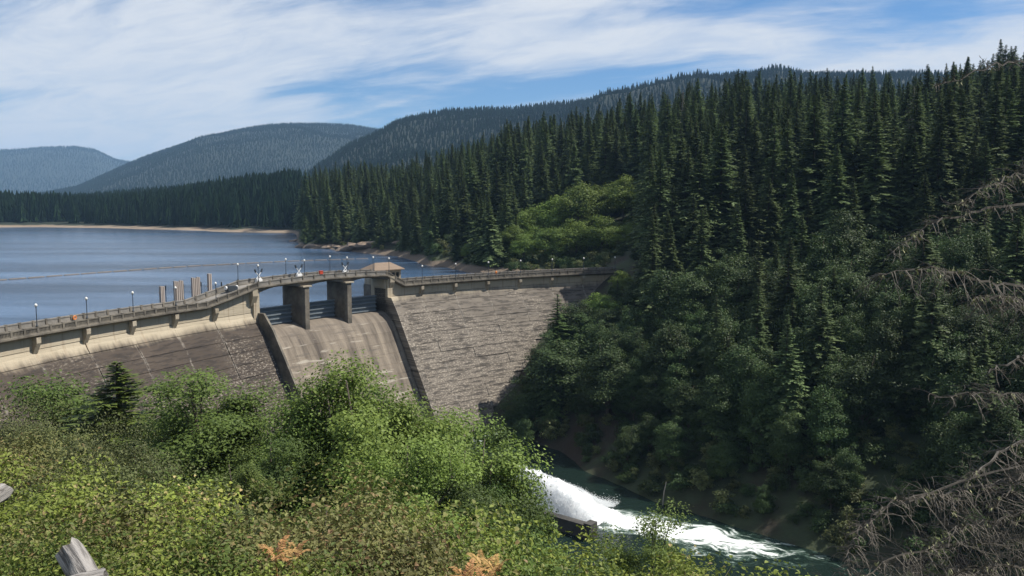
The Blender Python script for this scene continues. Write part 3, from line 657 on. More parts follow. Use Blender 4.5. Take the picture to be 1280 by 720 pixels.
# ---------------- things standing on the dam
def lamp_post(label, a, r, z):
    x, y, _ = dam_pt(a, r)
    e = empty('lamp_post', label, 'lamp post', (x, y, z), R(a), 'lamp posts along the dam crest')
    return e
mbp = MB(); mbp.lathe([(.2, 0), (.2, .12), (.13, .2), (.1, .5), (.075, .6), (.06, 3.1), (.09, 3.16), (.12, 3.24)], n=7)
pole_me = mbp.mesh('pole', M['metal_dark'], True)
mbg = MB(); mbg.lathe([(.05, 3.24), (.17, 3.3), (.235, 3.45), (.235, 3.55), (.17, 3.7), (.06, 3.77), (.03, 3.83)], n=9)
globe_me = mbg.mesh('globe', M['globe'], True)
ordn = ['first', 'second', 'third', 'fourth', 'fifth', 'sixth', 'seventh', 'eighth', 'ninth']
lamps = []
for i, a in enumerate(reversed(LB[:6])): lamps.append((a, 199.62, 5.08, '%s globe lamp post from the near end of the dam parapet' % ordn[i]))
for i, a in enumerate(RB[:7]): lamps.append((a, 199.62, 5.08, '%s globe lamp post beyond the roofed control house' % ordn[i]))
for a, nm in ((A_LW + .1, 'at the left end of the gate bridge'), (PA[1], 'over the left spillway pier'), (PA[0], 'over the right spillway pier'), (A_RW - .1, 'at the right end of the gate bridge')):
    lamps.append((a, 199.62, 5.08 + zoff(a), 'downstream globe lamp post ' + nm)); lamps.append((a, 206.35, 5.08 + zoff(a), 'lake side globe lamp post ' + nm))
for a, r, z, lb in lamps:
    e = lamp_post(lb, a, r, z); ob('pole', pole_me, e); ob('globe', globe_me, e)

# control house with hipped roof at the far end of the bridge
hx, hy, _ = dam_pt(134.9, 209.8)
house = empty('control_house', 'small tan gatehouse with brown hipped roof beside the spillway bridge', 'building', (hx, hy, 3.6), R(134.9))
L2, W2 = 4.2, 2.6      # half length along the crest (local y), half depth (local x)
mb = MB(); mb.box((0, 0, 1.9), (2 * W2, 2 * L2, 3.8)); ob('wall', mb.mesh('wall', M['clean']), house)
mb = MB(); mb.box((0, 0, -4.5), (2 * W2 + .4, 2 * L2 + .4, 9.0)); ob('foundation', mb.mesh('foundation', M['trim']), house)
ov = .8; V = [(-W2 - ov, -L2 - ov, 3.8), (W2 + ov, -L2 - ov, 3.8), (W2 + ov, L2 + ov, 3.8), (-W2 - ov, L2 + ov, 3.8)]
V += [(p[0], p[1], 4.0) for p in V] + [(0, -L2 + 1.7, 5.75), (0, L2 - 1.7, 5.75)]
F = [[3, 2, 1, 0], [0, 1, 5, 4], [1, 2, 6, 5], [2, 3, 7, 6], [3, 0, 4, 7], [4, 5, 8], [5, 6, 9, 8], [6, 7, 9], [7, 4, 8, 9]]
ob('roof', mk('roof', V, F, M['roof']), house)
def window(parent, loc, size, rz=0.0):
    w_, h_ = size; f = MB()
    for sx in (-1, 1): f.box((sx * (w_ / 2 + .06), 0, 0), (.12, .14, h_ + .24))
    for sz in (-1, 1): f.box((0, 0, sz * (h_ / 2 + .06)), (w_, .14, .12))
    o = ob('window', f.mesh('window_frame', M['clean']), parent, loc, (0, 0, rz))
    p = MB(); p.box((0, .02, 0), (w_ - .01, .05, h_ - .01)); ob('pane', p.mesh('pane', M['glass_dark']), o)
for yy in (-3.0, -1.6, .6, 2.6): window(house, (-W2 - .05, yy, 2.35), (1.0, 1.5), R(-90))
for xx in (-1.2, .6): window(house, (xx, -L2 - .05, 2.35), (1.0, 1.5), 0)
mb = MB(); mb.box((-W2 - .05, 1.6, 1.9), (.1, .95, 2.1)); ob('door', mb.mesh('door', M['gate']), house)

# gate hoists: crossed arms with hand wheels on a pale stand
for a, lb in ((146.5, 'crossed arm gate hoist at the left end of the spillway bridge'), (143.2, 'crossed arm gate hoist on the middle of the spillway bridge'), (139.2, 'crossed arm gate hoist near the right end of the spillway bridge')):
    x, y, _ = dam_pt(a, 205.2)
    e = empty('gate_hoist', lb, 'hoist', (x, y, 3.85 + zoff(a)), R(a - 90), 'gate hoists on the spillway bridge')
    mb = MB(); mb.box((0, 0, .45), (1.5, .8, .9)); mb.box((0, 0, 1.0), (1.2, .6, .25)); ob('stand', mb.mesh('stand', M['white_paint']), e)
    for s in (-1, 1):
        mb = MB(); mb.tube([(-s * .7, 0, 1.0), (s * .9, 0, 2.7)], .09, 6); ob('arm', mb.mesh('arm', M['white_paint']), e)
        mb = MB(); mb.tube([(s * .8, 0, 2.55), (s * 1.05, 0, 3.3)], [.22, .18], 8); ob('gear_head', mb.mesh('gear_head', M['metal_dark']), e)
# winch with pale drum ends on the ramp
x, y, _ = dam_pt(148.9, 204.2)
e = empty('winch', 'low dark winch with pale drum ends at the top of the ramp', 'winch', (x, y, 3.86 + zoff(148.9)), R(149 - 90))
mb = MB(); mb.box((0, 0, .5), (2.6, 1.2, 1.0)); mb.box((0, .1, 1.05), (1.8, .8, .2)); ob('housing', mb.mesh('housing', M['metal_dark']), e)
for s in (-1, 1):
    mb = MB(); mb.tube([(s * 1.3, 0, .75), (s * 1.62, 0, .75)], .42, 10); ob('drum_end', mb.mesh('drum_end', M['white_paint']), e)
# life ring, red box and orange light on the parapets
def parapet_item(name, label, cat, a, r, z, mat, shape):
    x, y, _ = dam_pt(a, r); mb = MB()
    if shape == 'ring':
        for k in range(12):
            t0, t1 = 2 * math.pi * k / 12, 2 * math.pi * (k + 1) / 12
            mb.tube([(0, .32 * math.cos(t0), .32 * math.sin(t0)), (0, .32 * math.cos(t1), .32 * math.sin(t1))], .1, 6)
    elif shape == 'box': mb.box((0, 0, .35), (.5, .9, .7)); mb.box((0, 0, .74), (.6, 1.0, .1))
    else: mb.lathe([(.12, 0), (.12, .3), (.3, .35), (.34, .6), (.26, .85), (.1, .95)], n=9)
    tag(ob(name, mb.mesh(name, mat), None, (x, y, z), (0, 0, R(a))), label, cat)
parapet_item('life_ring', 'orange life ring hanging on the near wing of the parapet', 'life ring', 159.2, 205.95, 4.5, M['orange'], 'ring')
parapet_item('equipment_box', 'small red box on the spillway bridge parapet', 'box', 142.6, 199.62, 5.02 + zoff(142.6), M['red'], 'box')
parapet_item('warning_light', 'orange warning light on the far wing of the dam parapet', 'light', 126.0, 199.62, 5.02, M['orange'], 'light')

# intake racks: tall tan guide columns on the lake side of the near wing
x, y = az_xy(232, 196); zi = 3.0
def rack(px0, px1, n, ztop, lb, dist=194):
    x0, y0 = az_xy(px0, dist); x1, y1 = az_xy(px1, dist + 2.0); ang = math.atan2(y1 - y0, x1 - x0); L = math.hypot(x1 - x0, y1 - y0)
    e = empty('intake_rack', lb, 'intake rack', (x0, y0, 2.0), ang, 'intake racks behind the near wing of the dam')
    mb = MB(); mb.box((L / 2, .2, -1.8), (L + .8, 1.6, 5.2)); ob('footing', mb.mesh('footing', M['tan_post']), e)
    mb = MB(); mb.box((0, 0, 0), (L / n * .66, .4, ztop - 2.0)); me = mb.mesh('guide_column', M['tan_post'])
    for i in range(n): ob('guide_column', me, e, (L * (i + .5) / n, 0, (ztop - 2.0) / 2), scale=(1, 1, 1 - .03 * ((i * 7) % 3)))
    mb = MB(); mb.box((L / 2, .24, 1.9), (L, .06, .25)); mb.box((L / 2, .24, 4.6), (L, .06, .25)); ob('brace', mb.mesh('brace', M['tan_post']), e)
rack(199.5, 205, 3, 8.0, 'narrow tan intake rack, leftmost behind the near parapet', 187)
rack(217, 229, 5, 8.4, 'wide tan intake rack left of the tallest one')
rack(239.5, 250, 5, 8.8, 'wide tan intake rack between the other wide one and the thin tall one', 197)
rack(260, 264.5, 2, 9.4, 'thin tallest tan intake rack nearest the bridge ramp', 199)
for px, tz, lb in ((207, 7.2, 'dark pole beside the narrow intake rack'), (229.5, 7.4, 'dark pole beside the left wide intake rack'), (251.5, 7.7, 'dark pole beside the right wide intake rack'), (277, 7.6, 'dark pole standing alone before the bridge ramp')):
    x, y = az_xy(px, 196); mb = MB(); mb.lathe([(.2, 0), (.2, .3), (.1, .4), (.09, tz - 2.2), (.16, tz - 2.1), (.16, tz - 1.2), (.08, tz - 1.1)], n=8)
    mb.box((0, 0, -1.5), (1.0, 1.0, 3.0))
    tag(ob('mooring_pole', mb.mesh('mooring_pole', M['metal_dark']), None, (x, y, 1.3)), lb, 'pole', 'poles by the intake racks')

# log boom across the lake
boom = empty('log_boom', 'long floating log boom strung across the lake behind the dam', 'log boom', (-150, 250, 0))
bpx = [(-60, 356), (0, 350.5), (60, 346), (120, 341.5), (180, 337), (240, 333), (300, 330), (360, 327), (400, 325.5), (440, 324.3), (475, 323.5)]
pts = []
for a, b in bpx:
    d = ray(a, b); s = -EYE / d[2]; pts.append((d[0] * s, d[1] * s))
pts = np.array(pts); seg = np.concatenate([[0], np.cumsum(np.hypot(*np.diff(pts, axis=0).T))])
mb = MB(); mb.tube([(-2.9, 0, 0), (-2.6, 0, 0), (2.6, 0, 0), (2.9, 0, 0)], [.14, .3, .3, .14], 7); log_me = mb.mesh('boom_log', M['boomlog'])
nlog = int(seg[-1] / 6.3)
for i in range(nlog):
    s0, s1 = 6.3 * i, 6.3 * i + 6.0; a = np.array([np.interp(s0, seg, pts[:, 0]), np.interp(s0, seg, pts[:, 1])]); b = np.array([np.interp(s1, seg, pts[:, 0]), np.interp(s1, seg, pts[:, 1])])
    m_ = (a + b) / 2; ob('boom_log', log_me, boom, (m_[0] + 150, m_[1] - 250, .1), (0, 0, math.atan2(b[1] - a[1], b[0] - a[0]) + rng.uniform(-.02, .02)))

# outlet works at the toe: valve house, jet and guide wall
d = ray(599, 556); s = (-30.5 - EYE) / d[2]; vx, vy = d[0] * s, d[1] * s
vh = empty('valve_house', 'grey outlet valve tank with white hood and orange fitting at the dam toe', 'valve house', (vx, vy, -34), 0.0, None, (.72, .72, .78))
mb = MB(); mb.lathe([(2.3, 0), (2.3, 4.2), (2.1, 4.9), (1.4, 5.5), (.3, 5.75)], n=16); ob('tank', mb.mesh('tank', M['greytank'], True), vh)
mb = MB(); mb.lathe([(.6, 0), (.6, 8.3), (.5, 8.6), (.15, 8.8)], (-2.2, 1.6, -1.6), 12); ob('hood', mb.mesh('hood', M['white_paint'], True), vh)
mb = MB(); mb.tube([(-1.6, 1.6, 6.4), (-.4, 1.7, 6.4)], .26, 8); ob('fitting', mb.mesh('fitting', M['orange']), vh)
mb = MB(); mb.tube([(-.4, 1.7, 6.35), (6.0, 3.0, 7.0)], .18, 8); ob('pipe', mb.mesh('pipe', M['greytank']), vh)
def on_face(px, py):      # where a sight line meets the battered face of the dam
    d = ray(px, py); s = 120.0
    while s < 400:
        p = np.array([0, 0, EYE]) + d * s
        if math.hypot(p[0] - DC[0], p[1] - DC[1]) > r_face(p[2]) - .5: break
        s += .25
    return p
p0, p1 = on_face(616, 556), on_face(691, 412)
q = [p0 * (1 - f) + p1 * f for f in np.linspace(0, 1, 8)]
q = [Vector((p[0] - (p[0] - DC[0]) / 195 * -.0 , p[1], p[2])) + Vector(((DC[0] - p[0]) / 195 * .9, (DC[1] - p[1]) / 195 * .9, .5)) for p in q]
mb = MB(); mb.tube(q, .28, 7); tag(ob('drain_pipe', mb.mesh('drain_pipe', M['palebark'])), 'long pale pipe climbing the far edge of the dam face', 'pipe')
def at_z(px, py, z): d = ray(px, py); s = (z - EYE) / d[2]; return Vector((d[0] * s, d[1] * s, z))
g0, g1 = at_z(640, 628, -30.6), at_z(738, 656, -30.6); gd = (g1 - g0); gl = gd.length
mb = MB(); ang = math.atan2(gd.y, gd.x)
mb.box(((g0 + g1) / 2 + Vector((0, 0, -2.2))), (gl, 1.6, 4.4), ang); mb.box(tuple(g1 + Vector((0, 0, -2.0))), (1.5, 2.1, 4.9), ang)
tag(ob('guide_wall', mb.mesh('guide_wall', M['wetconc'])), 'dark wet concrete guide wall along the outlet jet', 'wall')

def jet_mat():
    m, t = new_mat('white_water')
    g = t.n('ShaderNodeNewGeometry'); n = t.noise(g.outputs['Position'], .8, 5, .7)
    c = t.mix(t.rng(n, .35, .65), (.88, .91, .92, 1), (.96, .97, .97, 1))
    b = t.n('ShaderNodeBump', Strength=.35, Distance=.3); t.put(b.inputs['Height'], n)
    p = t.n('ShaderNodeBsdfPrincipled', Base_Color=c, Roughness=.7, Normal=b.outputs[0])
    tr = t.n('ShaderNodeBsdfTranslucent', Color=(.9, .93, .95, 1))
    mx = t.n('ShaderNodeMixShader', i0=.35, i1=p.outputs[0], i2=tr.outputs[0])
    t.n('ShaderNodeOutputMaterial', Surface=mx.outputs[0]); return m
M['jet'] = jet_mat()
def build_jet():
    A = at_z(630, 578, -26.0); B = at_z(775, 652, -33.0)
    n, k = 90, 28; nr = np.random.default_rng(3)
    ax = np.array([B.x - A.x, B.y - A.y]); L = np.hypot(*ax); ax /= L; sd = np.array([-ax[1], ax[0]])
    def centre(f): return np.array([A.x, A.y]) + ax * L * f
    def top(f): return -26.0 - 6.6 * f ** 1.45
    V = []
    for i in range(n + 1):
        f = i / n * 1.12; c = centre(f); hw = 1.8 + 4.3 * f ** .9; zt = top(min(f, 1.1)); q_ = min(1, max(0, (f - .6) / .5)); zt -= (zt - RIVER + .8) * q_ * q_ * (3 - 2 * q_)
        for j in range(k + 1):
            u = -1 + 2 * j / k; p = c + sd * u * hw
            z = RIVER - .6 + (zt - RIVER + .6 + .3) * (1 - abs(u) ** 2.6) ** .62
            V.append((p[0], p[1], z))
    V = np.array(V)
    nz = fbm(V[:, 0] * .55 + 3, V[:, 1] * .55, 21, 4) + .5 * fbm(V[:, 0] * 2.2, V[:, 1] * 2.2, 5, 3)
    V[:, 2] += nz * .8
    idx = np.arange((n + 1) * (k + 1)).reshape(n + 1, k + 1)
    F = np.stack([idx[:-1, :-1], idx[1:, :-1], idx[1:, 1:], idx[:-1, 1:]], -1).reshape(-1, 4)
    e = empty('water_jet', 'white water jet bursting from the outlet into the river', 'water jet', (A.x, A.y, RIVER))
    o = ob('stream', mk('stream', V - np.array([A.x, A.y, RIVER]), F, M['jet'], smooth=True), e)
    # spray: small drops thrown off the stream
    N = 45000; f = nr.random(N) ** .9 * .85; u = nr.choice([-1, 1], N) * nr.normal(.95, .3, N); hw = 1.8 + 4.4 * f ** .9
    C = np.array([A.x, A.y]) + ax * (L * f)[:, None] + sd * (u * hw)[:, None]
    zt = -26.0 - 6.6 * np.minimum(f, 1.1) ** 1.45
    qf = np.clip((f - .6) / .5, 0, 1); zt = zt - (zt - RIVER + .4) * qf * qf * (3 - 2 * qf)
    zb = RIVER + (zt - RIVER + .3) * np.clip(1 - np.abs(np.clip(u, -1, 1)) ** 2.6, 0, 1) ** .62
    z = zb + .12 + nr.exponential(.2, N) * (.4 + .8 * np.clip(f, 0, 1)) * np.clip(np.abs(u) * 1.3, .25, 1.2); z = np.maximum(z, RIVER + .02)
    s = nr.uniform(.008, .03, N); C3 = np.c_[C, z] - np.array([A.x, A.y, RIVER])
    tv = np.array([[1, 1, 1], [1, -1, -1], [-1, 1, -1], [-1, -1, 1]], float); st = np.array([[ax[0] * 2.4, ax[1] * 2.4, -.8]])
    off = tv[None] * s[:, None, None]; off += (tv[None, :, :1] * st[None]) * (s * .6)[:, None, None]
    V = (C3[:, None] + off).reshape(-1, 3); b = np.arange(N)[:, None, None] * 4
    F = (b + np.array([[0, 1, 2], [0, 2, 3], [0, 3, 1], [1, 3, 2]])[None]).reshape(-1, 3)
    tag(ob('spray', mk('spray', V, F, M['jet']), e), kind='stuff')
build_jet()
# thin leaning pole at the water's edge
p = at_z(828, 625, -32); mb = MB(); mb.tube([(0, 0, -2), (.25, 0, 1.5), (.7, .1, 3.6)], [.12, .1, .07], 6)
tag(ob('gauge_pole', mb.mesh('gauge_pole', M['palebark']), None, tuple(p)), 'thin pale pole leaning at the far water edge', 'pole')

# ------------------------------------------------------------------ plants
def leaf_quads(C, D, N, ln, wd):
    """diamond leaves: centres C, axis D, normal N, length, width"""
    D = D / np.linalg.norm(D, axis=1, keepdims=True); S = np.cross(D, N); S /= np.maximum(np.linalg.norm(S, axis=1, keepdims=True), 1e-6)
    ln = np.asarray(ln).reshape(-1, 1); wd = np.asarray(wd).reshape(-1, 1)
    V = np.stack([C - D * ln * .5, C + S * wd * .5 - D * ln * .04, C + D * ln * .5, C - S * wd * .5 - D * ln * .04], 1)
    return V.reshape(-1, 3), np.arange(len(C) * 4).reshape(-1, 4)
def leaf_fold(C, D, N, ln, wd):
    """six-point leaf folded along its midrib"""
    D = D / np.linalg.norm(D, axis=1, keepdims=True); S = np.cross(D, N); S /= np.maximum(np.linalg.norm(S, axis=1, keepdims=True), 1e-6); U = np.cross(S, D)
    ln = np.asarray(ln).reshape(-1, 1); wd = np.asarray(wd).reshape(-1, 1)
    b = C - D * ln * .5; tp = C + D * ln * .5 - U * ln * .12; m = C
    l1 = C - D * ln * .2 + S * wd * .5 + U * wd * .18; l2 = C + D * ln * .18 + S * wd * .42 + U * wd * .12
    r1 = C - D * ln * .2 - S * wd * .5 + U * wd * .18; r2 = C + D * ln * .18 - S * wd * .42 + U * wd * .12
    V = np.stack([b, l1, l2, tp, r2, r1], 1).reshape(-1, 3); i = np.arange(len(C))[:, None] * 6
    F = np.concatenate([i + np.array([[0, 1, 2, 3]]), i + np.array([[0, 3, 4, 5]])], 1).reshape(-1, 4)
    return V, F
HT = {}
def rand_unit(nr, n):
    v = nr.normal(size=(n, 3)); return v / np.linalg.norm(v, axis=1, keepdims=True)

def conifer_meshes(seed, H=36.0, Rm=4.3, bare=.1, nw=66, per=7, mat='fir', ragged=.35, fill=1.0, tip=.75, spw=.46, tmat='bark'):
    nr = np.random.default_rng(seed); mb = MB()
    bend = nr.normal(0, .006 * H, 2)
    def axis(h): return np.array([bend[0] * h * h, bend[1] * h * h, H * h])
    mb.tube([axis(h) for h in (0, .15, .35, .6, .85, .99)], [H * .0125 * (1 - h) ** .8 + .03 for h in (0, .15, .35, .6, .85, .985)], 6)
    trunk = mb.mesh('trunk', M[tmat], True)
    h = bare + (1 - bare) * (np.arange(nw) / nw) ** .92; h = np.repeat(h, per) + nr.normal(0, .004, nw * per); h = np.clip(h, bare * .8, .992); n = len(h)
    az = nr.random(n) * 2 * math.pi
    L = Rm * np.clip(1 - h, .012, 1) ** tip * (1 - ragged + 2 * ragged * nr.random(n)) * np.minimum(1, .55 + (h - bare) * 3.2)
    L *= 1 + .22 * np.sin(az * 2 + seed) ; keep = nr.random(n) < fill; h, az, L = h[keep], az[keep], L[keep]; n = len(h)
    pit = np.radians(-22 + 52 * h ** 1.3 + nr.normal(0, 7, n))
    d = np.stack([np.cos(az) * np.cos(pit), np.sin(az) * np.cos(pit), np.sin(pit)], 1)
    base = np.stack([bend[0] * h * h, bend[1] * h * h, H * h], 1)
    Cs, Ds, Ns, Ls, Ws, Rs = [], [], [], [], [], []
    side = np.stack([-np.sin(az), np.cos(az), np.zeros(n)], 1)
    steps = 6
    for k in range(steps):
        s = (k + .6 + nr.uniform(-.3, .3, n)) / steps
        P = base + d * (L * s)[:, None]; P[:, 2] -= .16 * L * s * s
        for sg in (-1, 0, 1):
            if sg == 0 and k % 2 == 0 and k < steps - 1: continue
            sl = (.36 * L * (1.12 - s * .75) + .018 * H * .5) * nr.uniform(.75, 1.25, n)
            dd = d * nr.uniform(.6, 1.0, n)[:, None] + side * (sg * nr.uniform(.6, 1.1, n))[:, None]; dd[:, 2] -= nr.uniform(.05, .5, n)
            dd /= np.linalg.norm(dd, axis=1, keepdims=True)
            nn = np.array([0, 0, 1.0]) + rand_unit(nr, n) * .45
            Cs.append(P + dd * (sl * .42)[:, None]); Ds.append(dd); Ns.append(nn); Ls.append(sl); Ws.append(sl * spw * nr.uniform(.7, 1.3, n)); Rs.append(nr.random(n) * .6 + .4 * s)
    V, F = leaf_quads(np.concatenate(Cs), np.concatenate(Ds), np.concatenate(Ns), np.concatenate(Ls), np.concatenate(Ws))
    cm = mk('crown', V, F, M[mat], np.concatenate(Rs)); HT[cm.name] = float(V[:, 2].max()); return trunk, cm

def broad_meshes(seed, H=14.0, W=9.0, th=.25, ncl=70, per=260, leaf=.24, mat='alder', shape=1.0, tmat='bark', clr=.17, fold=False, multi=1, top=.0):
    nr = np.random.default_rng(seed); mb = MB()
    ch = H * (1 - th); cz = H * th + ch * .5
    u = rand_unit(nr, ncl); rr = nr.random(ncl) ** .42
    lob = 1 + .25 * np.sin(3 * np.arctan2(u[:, 1], u[:, 0]) + seed) + nr.normal(0, .1, ncl)
    P = u * rr[:, None] * np.array([W / 2, W / 2, ch / 2]) * .86 * lob[:, None]
    tp = (P[:, 2] / (ch / 2)); P[:, :2] *= (1 - shape * .45 * np.clip(tp, -.4, 1))[:, None]
    P[:, 2] += cz
    # stems
    for s in range(multi):
        o = np.array([0, 0, 0]) if multi == 1 else np.r_[nr.normal(0, .05 * W, 2), 0]
        lean = nr.normal(0, .04 * H * (1 if multi == 1 else 2.2), 2)
        tk = [o + np.array([lean[0] * f * f, lean[1] * f * f, H * f * (.93 if multi == 1 else .62)]) for f in (0, .2, .4, .6, .8, 1)]
        r0 = H * (.016 if multi == 1 else .005); mb.tube(tk, [r0 * (1 - f) + (.02 if multi == 1 else .002) for f in (0, .2, .4, .6, .8, .97)], 6)
    for i in range(0, ncl, 2):
        p = P[i]; f = max(.1, (p[2] - .18 * H) / H * .8); a = np.array([lean[0] * f * f, lean[1] * f * f, H * f * .93]) if multi == 1 else np.array([0, 0, H * f * .5])
        m_ = (a + p) / 2 + np.array([0, 0, .04 * H]); mb.tube([a, m_, p], [H * .005, H * .0035, H * .0015], 4, False)
    trunk = mb.mesh('trunk' if multi == 1 else 'stem', M[tmat], True)
    cr = clr * W * nr.uniform(.6, 1.35, ncl)
    Cn = np.repeat(P, per, 0); R_ = np.repeat(cr, per)
    v = rand_unit(nr, ncl * per); q = nr.random(ncl * per) ** .5
    C = Cn + v * (R_ * q)[:, None] * np.array([1.15, 1.15, .72])
    out = C - np.array([0, 0, cz]); out /= np.maximum(np.linalg.norm(out, axis=1, keepdims=True), .01)
    N = out * .5 + v * .4 + np.array([0, 0, .55]) + rand_unit(nr, len(C)) * .7
    D = np.cross(N, rand_unit(nr, len(C))) + np.array([0, 0, -.25])
    ln = leaf * nr.uniform(.6, 1.3, len(C))
    rn = np.clip(nr.random(len(C)) * .75 + np.repeat(nr.random(ncl), per) * .25, 0, 1)
    V, F = (leaf_fold if fold else leaf_quads)(C, D, N, ln, ln * nr.uniform(.5, .8, len(C)))
    if fold: rn = np.repeat(rn, 2)
    cm = mk('crown' if multi == 1 else 'foliage', V, F, M[mat], rn); HT[cm.name] = float(np.quantile(V[:, 2], .995)); return trunk, cm

def plant(name, label, cat, meshes, x, y, h_scale, group=None, rz=None, wide=1.0, z=None, sink=.25, parts=('trunk', 'crown')):
    z = gz(x, y) if z is None else z
    e = empty(name, label, cat, (x, y, z - sink), rng.uniform(0, 6.28) if rz is None else rz, group, (h_scale * wide, h_scale * wide, h_scale))
    ob(parts[0], meshes[0], e); ob(parts[1], meshes[1], e); return e

FIR_H = 36.0
FIRS = [conifer_meshes(11 + i, FIR_H, Rm=r, bare=b, ragged=g, fill=f, tip=tp) for i, (r, b, g, f, tp) in enumerate([(7.4, .05, .38, 1, .95), (6.4, .08, .42, .95, .9), (8.2, .04, .35, 1, 1.02), (6.8, .12, .48, .88, .88), (7.6, .06, .5, .93, .98), (6.0, .06, .38, 1, .92)])]
SNAG = conifer_meshes(31, FIR_H, Rm=4.2, bare=.12, nw=60, per=6, mat='snag', fill=.9, spw=.11, tmat='snag')
def low_fir(seed):
    nr = np.random.default_rng(seed); V = []; F = []; H = 30.0
    lay = 7
    for k in range(lay):
        h = .06 + .94 * k / lay; r = 4.3 * (1 - h) ** .85 + .35; n = 7; z0 = H * h; z1 = H * min(1.0, h + .27); b = len(V)
        V.append((nr.normal(0, .15), nr.normal(0, .15), z1))
        for j in range(n * 2):
            a = math.pi * j / n + nr.uniform(-.15, .15) + k; rr = r * (1.15 if j % 2 == 0 else .5) * nr.uniform(.75, 1.2); V.append((rr * math.cos(a), rr * math.sin(a), z0 - (1.2 if j % 2 == 0 else -.8)))
        F += [[b, b + 1 + j, b + 1 + (j + 1) % (2 * n)] for j in range(2 * n)]
    return mk('far_fir', V, F, M['fir_far'], nr.random(len(F)))
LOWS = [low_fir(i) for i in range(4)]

# ---- instanced masses of trees (only what is too small or too many to count)
def gn_scatter(name, label_kind, P, meshes, idx, rz, scl, cat=None):
    col = bpy.data.collections.new(name + '_kinds')
    for i, me in enumerate(meshes):
        o = bpy.data.objects.new('kind_%02d' % i, me); col.objects.link(o)
    me = mk(name, P, [])
    n = len(P)
    a = me.attributes.new('idx', 'INT', 'POINT'); a.data.foreach_set('value', np.asarray(idx, np.int32))
    a = me.attributes.new('rotz', 'FLOAT_VECTOR', 'POINT'); a.data.foreach_set('vector', np.c_[np.zeros(n), np.zeros(n), rz].astype(np.float32).ravel())
    a = me.attributes.new('scl', 'FLOAT_VECTOR', 'POINT'); a.data.foreach_set('vector', np.asarray(scl, np.float32).ravel())
    o = ob(name, me)
    tree = bpy.data.node_groups.new(name + '_nodes', 'GeometryNodeTree')
    tree.interface.new_socket('Geometry', in_out='INPUT', socket_type='NodeSocketGeometry'); tree.interface.new_socket('Geometry', in_out='OUTPUT', socket_type='NodeSocketGeometry')
    gi = tree.nodes.new('NodeGroupInput'); go = tree.nodes.new('NodeGroupOutput')
    ci = tree.nodes.new('GeometryNodeCollectionInfo'); ci.inputs['Collection'].default_value = col; ci.inputs['Separate Children'].default_value = True; ci.inputs['Reset Children'].default_value = True
    ip = tree.nodes.new('GeometryNodeInstanceOnPoints'); ip.inputs['Pick Instance'].default_value = True
    def na(nm, typ):
        nd = tree.nodes.new('GeometryNodeInputNamedAttribute'); nd.data_type = typ; nd.inputs['Name'].default_value = nm; return nd.outputs['Attribute']
    L = tree.links.new
    L(gi.outputs[0], ip.inputs['Points']); L(ci.outputs[0], ip.inputs['Instance']); L(na('idx', 'INT'), ip.inputs['Instance Index'])
    L(na('rotz', 'FLOAT_VECTOR'), ip.inputs['Rotation']); L(na('scl', 'FLOAT_VECTOR'), ip.inputs['Scale']); L(ip.outputs[0], go.inputs[0])
    mod = o.modifiers.new('scatter', 'NODES'); mod.node_group = tree
    return tag(o, label_kind, cat, kind='stuff')

nr = np.random.default_rng(77)
def jitter_polar(a0, a1, d0, d1, s):
    """jittered square grid cut to a wedge"""
    lim = d1; xs = np.arange(-lim, lim, s); 
    ax0, ax1 = math.radians(a0), math.radians(a1)
    cand_x = [d * math.sin(a) for d in (d0, d1) for a in (ax0, ax1, 0 if a0 < 0 < a1 else ax0)]; cand_y = [d * math.cos(a) for d in (d0, d1) for a in (ax0, ax1, 0 if a0 < 0 < a1 else ax0)]
    xs = np.arange(min(cand_x), max(cand_x), s); ys = np.arange(min(cand_y), max(cand_y), s)
    X, Y = np.meshgrid(xs, ys); X = X.ravel() + nr.uniform(-.45, .45, X.size) * s; Y = Y.ravel() + nr.uniform(-.45, .45, Y.size) * s
    d = np.hypot(X, Y); a = np.degrees(np.arctan2(X, Y)); k = (d > d0) & (d < d1) & (a > a0) & (a < a1)
    return X[k], Y[k]
def wave(x, y): return fbm(x / 60, y / 60, 71, 3)
# far hills and far shore
PX, PY, SC = [], [], []
for a0, a1, d0, d1, s, hm in ((-35, -14.2, 770, 1500, 7.5, .95), (-35, -13, 1500, 2200, 11, .95), (-17, 30, 1450, 2900, 10.5, .6), (-36, -4, 3000, 5600, 13, .58), (-36, -18, 6900, 10400, 27, .9)):
    x, y = jitter_polar(a0, a1, d0, d1, s); z = height(x, y); k = z > 3.2
    if d0 < 1000: k &= ~((np.hypot(x, y) < 775 + 0))
    x, y, z = x[k], y[k], z[k]; PX.append(x); PY.append(y); SC.append(np.c_[x, y, z, hm * nr.uniform(.62, 1.2, len(x)) * (1 + .35 * wave(x / 4, y / 4))])
Q = np.concatenate(SC)
gn_scatter('far_forest', None, Q[:, :3] - np.array([0, 0, .5]), LOWS, nr.integers(0, 4, len(Q)), nr.random(len(Q)) * 6.28, np.c_[Q[:, 3] * nr.uniform(.9, 1.25, len(Q)), Q[:, 3] * 1.1, Q[:, 3]])

